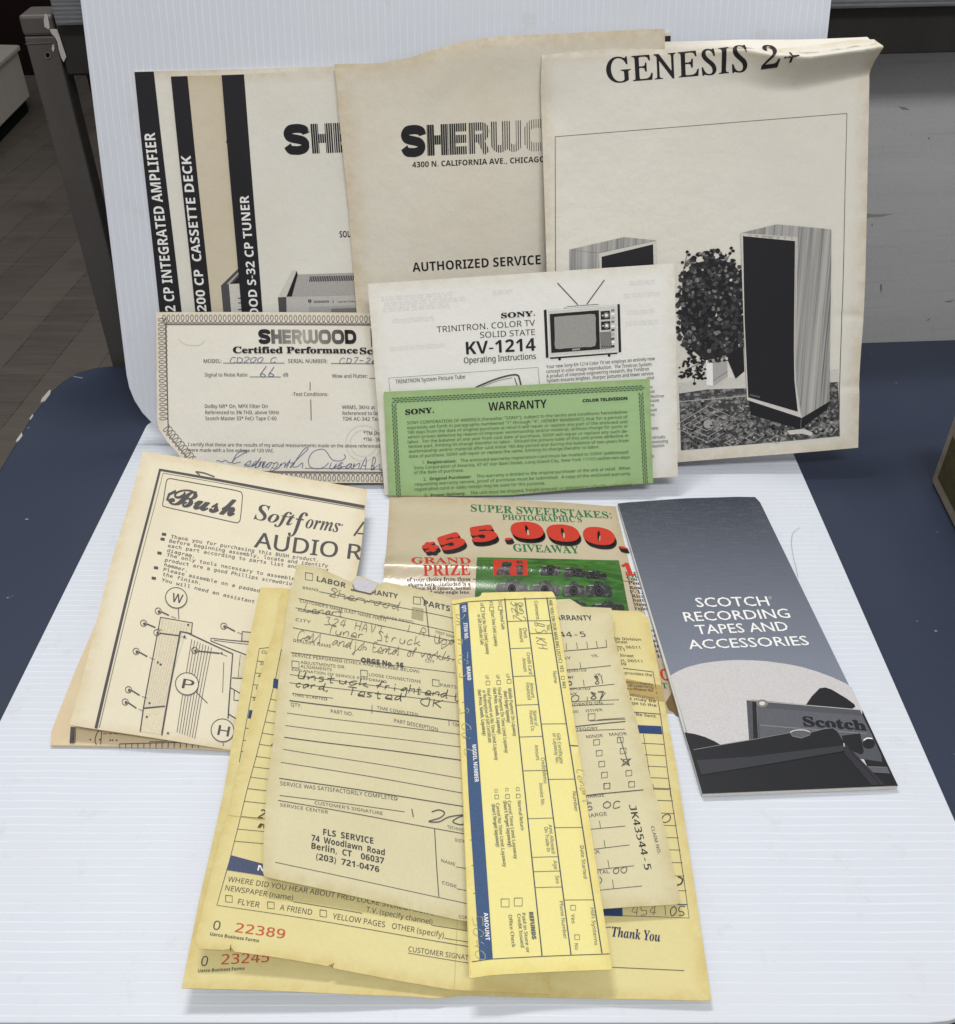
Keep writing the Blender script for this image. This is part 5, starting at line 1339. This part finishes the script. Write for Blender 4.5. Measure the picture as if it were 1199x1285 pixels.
k.rows('''345,187,1075,330
234,222,1075,408
218,270,1075,455
205,370,1075,545
196,490,1080,613
190,618,1085,750
187,666,1090,785
200,725,420,752
186,766,1097,884,1.4
630,792,628,840
1042,876,1042,910
172,838,1100,958
163,910,1105,1030
155,978,1108,1105''', SOFT, 0.75)
for x, y, r in ((290, 104, 19), (870, 233, 19), (220, 556, 19), (588, 612, 18), (973, 668, 18)): k.check(x, y, r, SOFT, 0.9, 5)
k.zoom(4.282, 320, 920)
k.rows('''155,38,1105,165
150,108,1110,270
135,185,1112,345
127,268,1118,412,1.1
130,355,800,440
122,380,1128,552,0.9
110,695,1138,920
963,527,988,885,1.1
1080,722,1140,732
1085,840,1140,850''', SOFT, 0.75)
k.texts('''133,303,762,384,20,l|SERVICE WAS SATISFACTORILY COMPLETED
318,402,683,457,16,l|CUSTOMER'S SIGNATURE
133,410,390,451,16,l|SERVICE CENTER
1030,522,1130,542,16,l|TECHNICI
1075,590,1135,601,16,l|DISTRI
1000,696,1075,718,16,l|NAME
1005,813,1083,837,17,l|CODE
1097,998,1140,1005,17,l|COP''', SOFT)
k = p.ink('service_stamp', frame=FL).zoom(4.282, 320, 920)
k.texts('''365,557,635,603,31,I|FLS  SERVICE
302,586,697,662,31,I|74  Woodlawn  Road
302,626,693,706,31,I|Berlin,  CT    06037
328,681,668,751,31,I|(203)  721-0476''', flat('ink_stamp', (0.05, 0.05, 0.055)))
k = p.ink('handwriting', frame=FL).zoom(4.282, 320, 700)
k.hand((390, 208), (775, 285), 46, 'Sherwood', PENM, 0.7, join=True, jit=0.28); k.hand((260, 292), (480, 322), 40, 'Lenart', PENM, 0.7, join=True, jit=0.28); k.hand((800, 402), (915, 430), 40, '1 R', PENM, 0.7); k.hand((960, 465), (1075, 470), 50, 'Upa', PENM, 0.7, join=True, jit=0.28)
k.hand((368, 360), (690, 415), 42, '324 HAVT', PENM, 0.7); k.hand((385, 402), (590, 435), 42, 'Tuner', PENM, 0.7, jit=0.25); k.hand((650, 440), (890, 475), 46, 'Struck', PENM, 0.7, jit=0.25)
k.hand((225, 425), (520, 478), 46, 'Call and', PENM, 0.7, join=True, jit=0.28); k.hand((525, 485), (1080, 555), 46, 'job Eental of work/s.', PENM, 0.7, join=True, jit=0.28)
k.hand((222, 640), (610, 692), 46, 'Unstuck', PENK, 1.05); k.hand((650, 700), (1035, 755), 48, 'frightend', PENK, 1.05, jit=0.25); k.hand((1066, 770), (1105, 778), 44, 'L', PENK, 1.05)
k.hand((210, 688), (420, 715), 44, 'card,', PENK, 1.05); k.hand((495, 735), (790, 770), 46, 'Tested', PENK, 1.05, jit=0.25); k.hand((880, 795), (1015, 812), 44, 'OK', PENK, 1.05)
k.zoom(4.282, 320, 920); k.line([(838, 425), (848, 466)], 1.2, SOFT, 1); k.scrawl([(945, 440), (985, 430), (1015, 445), (990, 470), (930, 488), (985, 490), (1040, 465), (1120, 455), (1085, 470), (1060, 490), (1105, 505), (1140, 490)], 1.4, SOFT)
k = p.ink('tape_patch', 'pale lilac tape patch over the torn top').zoom(4.282, 320, 700)
k.poly([(524, 140), (548, 104), (580, 116), (612, 118), (640, 134), (662, 146), (640, 178), (612, 200), (575, 190), (540, 172)], flat('tape_lilac', (0.50, 0.49, 0.53), 0.5), 1)
k.line([(515, 175), (545, 182), (585, 190), (625, 200)], 1.6, SOFT, 2); k.line([(895, 215), (915, 240), (935, 430)], 1.1, SOFT, 2); k.poly([(845, 270), (905, 280), (903, 345), (840, 330)], flat('smudge', (0.36, 0.33, 0.2)), 0)
k = p.ink('form_print', frame=FR_); k.fr = FR_; k.zoom(4.94, 680, 740)
k.texts('''40,183,317,188,32,I|WARRANTY
70,292,277,288,34,m|544-5
100,433,186,428,18,l|DAY
312,418,355,413,18,l|YR.
130,505,280,498,18,l|REQUESTED
130,545,205,540,18,l|DAY
335,530,378,524,18,l|YR.
130,616,305,605,18,l|COMPLETED
140,652,226,642,18,l|DAY
365,632,400,627,18,l|YR.
170,722,380,704,19,l|WORKED ON
140,772,230,766,18,l|TV/RADIO
277,763,380,752,19,l|OTHER
170,888,352,876,20,l|CATEGORY
280,936,382,926,21,l|MINOR
423,919,530,910,21,l|MAJOR''', SOFT)
k.rows('''90,385,405,354,0.9
155,372,152,330
222,366,217,325
285,360,280,320
346,356,340,315
405,352,399,306
110,496,430,466
244,480,238,446
120,606,453,573
264,584,260,548
130,695,480,672
285,690,283,655
150,722,450,702
345,815,515,797
300,822,520,806
160,862,520,822,1.3
160,890,515,872''', SOFT, 0.75)
k.check(310, 796, 21, SOFT, 0.9, -3)
for i in range(5):
    k.check(340 + i * 16, 965 + i * 72, 18, SOFT, 0.9, -4); k.check(487 + i * 17.3, 947 + i * 73.5, 18, SOFT, 0.9, -4)
k.zoom(3.526, 560, 980)
k.check(710, 48, 13, SOFT, 0.9, -2); k.check(820, 39, 13, SOFT, 0.9, -2)
k.line([(620, 90), (871, 64)], 1.3, SOFT)
k.texts('''600,103,700,94,15,l|CHARGE
600,182,712,170,15,l|CHARGE
620,332,682,326,15,l|TAX
640,418,725,410,16,l|TOTAL
905,218,937,332,14,l|CLAIM NO.''', SOFT)
k.rows('''620,228,793,215
683,222,678,192
630,312,812,293
704,304,699,272
640,398,832,380
722,390,716,355
650,487,868,465
742,478,737,438''', SOFT, 0.75)
k = p.ink('claim_number', frame=FR_); k.fr = FR_; k.zoom(3.526, 560, 980); k.text((808, 130), (880, 398), 30, 'JK43544-5', 'm', STRIP)
k = p.ink('handwriting', frame=FR_); k.fr = FR_; k.zoom(4.94, 680, 740)
k.hand((330, 575), (395, 568), 50, '81', SOFT, 1.0); k.hand((150, 582), (195, 580), 46, '5', SOFT, 1.3); k.hand((180, 692), (245, 688), 44, '0', SOFT, 1.0); k.hand((300, 672), (390, 668), 50, '87', SOFT, 1.3); k.line([(355, 690), (395, 625)], 1.0, SOFT)
k.line([(485, 930), (540, 1118)], 1.0, SOFT, 1); k.line([(552, 1068), (495, 1120)], 1.3, SOFT, 1); k.line([(488, 1070), (545, 1115)], 1.2, SOFT, 1)
k.zoom(3.526, 560, 980); k.hand((690, 143), (775, 140), 28, '0C', SOFT, 1.0); k.hand((735, 415), (805, 408), 24, '00', SOFT, 0.9); k.hand((620, 150), (650, 148), 28, '5', SOFT, 1.0); k.scrawl([(680, 425), (690, 440), (682, 455)], 0.9, SOFT)
p.done()

SLS = Field(0.036, 0.036, 0.48, 0, 0, 0.10, 0.05, 0.0, 0)
p = Paper('sales_slip', 'bright yellow folded sales slip with a navy bar, lying lengthwise on top of the pile', 'receipt', SLS, [(567.6, 751), (697.6, 750), (768.5, 1217), (589.5, 1225.5)], YEL2, 0.0010,
          edges={'top': [(603, 749.6), (604, 744.5), (694, 742.5)], 'left': [(575, 860), (582, 1000)], 'bottom': [(680, 1221)]}, grid=(30, 70), ripple=lambda u, v: -0.004 * np.exp(-(u / 0.10) ** 2) + 0.0012 * np.sin(3 * u))
k = p.ink('slip_form').zoom(4.759, 560, 730)
k.line([(40, 126), (655, 99)], 0.9, SOFT)
SB = flat('ink_steel_blue', (0.055, 0.10, 0.20))
bar = [(577, 757.2), (587.2, 756.6), (604.5, 998), (618.7, 1204.2), (602.6, 1205), (588.8, 1000)]
k.z = (1, 0, 0); k.poly(bar, SB, 1)
for ln in ([(633.5, 752), (680.5, 1201)], [(658.8, 750.8), (716.8, 1199)], [(686.5, 750.4), (755.7, 1197)]): k.line(ln, 1.5, flat('ink_slate', (0.075, 0.095, 0.12)))
k.line([(592.6, 1205.3), (765.6, 1197.6)], 1.0, SOFT); k.line([(571, 760), (591, 1222)], 0.6, flat('fold_yellow', (0.55, 0.46, 0.15)))
X1 = lambda y: 633.5 + (y - 752) * (47 / 449); X2 = lambda y: 658.8 + (y - 751) * (58 / 448); X3 = lambda y: 686.5 + (y - 750) * (69.2 / 447)
SL = flat('ink_slate_thin', (0.12, 0.14, 0.13))
for y in (781, 815, 850, 886, 926, 968.5, 1028.5, 1077, 1095, 1115): k.line([(X1(y) + .5, y), (X2(y) - .5, y - 1)], 0.8, SL)
for y in (780, 796, 909.5, 979, 1039.6, 1130.5): k.line([(X2(y) + .5, y), (X3(y) - .5, y - .7)], 0.8, SL)
k.line([(714.5, 936), (725.5, 936.5)], 1.4, SL)
for y in (880, 1053, 1085, 1120): k.line([(574 + (y - 757) * .056, y), (584.5 + (y - 757) * .056, y - .5)], 0.8, SL)
def down(x, y, L, cap, txt, st='l', mat=SL, lay=1, slope=0.115): k.text((x, y), (x + slope * L, y + L), cap, txt, st, mat, lay)
down(580.4, 760, 9, 4.5, 'QTY.', 'I', WHITE, 2, .07); down(582.2, 782, 20.5, 4.5, 'ITEM NO.', 'I', WHITE, 2, .07); down(586.0, 837, 17, 4.5, 'BRAND', 'I', WHITE, 2, .07); down(593, 935, 47, 4.8, 'MODEL NUMBER', 'I', WHITE, 2, .07); down(607.5, 1146, 35, 5, 'AMOUNT', 'I', WHITE, 2, .07)
for x, y, L, t in ((650.5, 757, 11, 'Cash'), (645.5, 757, 17, 'Amount'), (656.5, 789, 13, 'Check'), (651, 789, 18, 'Amount'), (661, 820, 27, 'Credit Card'), (655.5, 827, 17, 'Amount'), (665, 858, 19, 'Amount'), (660, 858, 21, 'Financed'), (669, 893, 19, 'Name of'), (664, 893, 26, 'Finance Co.'), (671, 936, 19, 'Amount'),
                   (679, 952, 32, 'Credit Memo'), (676.5, 984, 28, 'Invoice No.'), (688.5, 1036, 36, 'Amt Allowed'), (683, 1039, 31, 'On Trade-In'), (694.5, 1081, 11, 'Age'), (697, 1100, 10, 'Sex'), (702, 1132, 47, 'Phone Number'),
                   (670.5, 755, 24, 'Comment.'), (686, 785, 8, 'No.'), (694, 843, 15, 'Name'), (698.5, 921, 38, 'Gift Certificate'), (693.5, 921, 38, 'or Layaway No.'), (718.5, 994, 25, 'Number'), (728, 1062, 41, 'Date Started'), (741, 1140, 47, 'HiFi Systems'), (716.5, 1148, 12, 'Yes'), (721, 1185, 8, 'No')):
    down(x, y, L, 4.6, t)
for x, y in ((719.5, 1140), (724.5, 1177)): k.check(x, y, 3, SL, 0.8)
down(688.8, 753, 74, 4.2, 'ARE YOU ON OUR MAILING LIST?', 'i', SL, 1, .155); k.check(703.5, 830, 2, SL, 0.7); down(702.6, 835, 9, 4.2, 'YES', 'i', SL); k.check(706.5, 851, 2, SL, 0.7); down(705.6, 856, 8, 4.2, 'NO', 'i', SL)
for x, y, L, t in ((627, 767, 24, 'Normal Sale'), (616, 768, 44, 'Start Time Limit Layaway'), (604.5, 770, 52, 'Start No Time Limit Layaway'), (599, 772, 38, 'or Gift Certificate Sale'),
                   (637.5, 865, 60, 'Middle Payment On Layaway'), (632, 868, 40, "(Don't forget layaway)"), (624.5, 864, 82, 'Final Payment On Time Limit Layaway'), (618.5, 864, 58, '(Get Price, Goods, Layaway)'), (611, 865, 90, 'Final Payment on No Time Limit Layaway'), (605.5, 867, 66, 'or Redemption of Gift Certificate'), (599.5, 866, 58, '(Get Price, Goods, Layaway)'),
                   (649.5, 1006, 37, 'Normal Return'), (637, 1006, 73, 'Cancel Time Limit Layaway'), (631.5, 1006, 58, "(Don't forget layaway)"), (622.5, 1009, 80, 'Cancel No Time Limit Layaway'), (617, 1010, 54, "(Don't forget layaway)"),
                   (655, 1147, 50, 'Paid in Store or'), (649, 1148, 42, 'Credit Issued'), (638, 1149, 41, 'Office Check')):
    down(x, y, L, 4.4, t, 'i' if t[0] != '(' else 'I')
for x, y in ((628, 764), (617, 765), (606, 765.5), (639, 856), (626, 857.5), (612.5, 858), (650.5, 1000), (637, 1000.5), (623.5, 1001)): k.check(x, y, 2.4, SL, 0.8)
for x, y in ((650.5, 1133), (634, 1134)): k.check(x, y, 5, SL, 0.9)
for x, y, t in ((625.5, 755, 'SI'), (614, 756, 'FI'), (602.5, 757.5, 'UF'), (635, 847, 'LP'), (622.5, 848, 'UP'), (609, 848.5, 'UF'), (647.5, 989, 'CI'), (634, 990, 'CL'), (620.5, 991, 'CU')): down(x, y, 5, 4.2, t)
down(664, 1146, 34, 5.6, 'REFUNDS', 'X', SL)
k = p.ink('carbon_writing')
k.hand((572.5, 768), (578, 850), 11, 'DAP HITC S', CARB, 0.8); k.hand((577, 885), (584, 948), 11, 'SYOUNC', CARB, 0.8); k.hand((593, 1148), (598, 1205), 12, '5040', CARB, 0.8); k.hand((641, 754), (646, 780), 14, '322', PENC, 0.7); k.hand((671, 781), (674, 796), 12, 'BS', PENC, 0.7); k.hand((672, 800), (678, 823), 12, 'KHP', PENC, 0.7); k.hand((723, 965), (733, 1010), 10, 'Lenart', CARB, 0.8)
p.done()
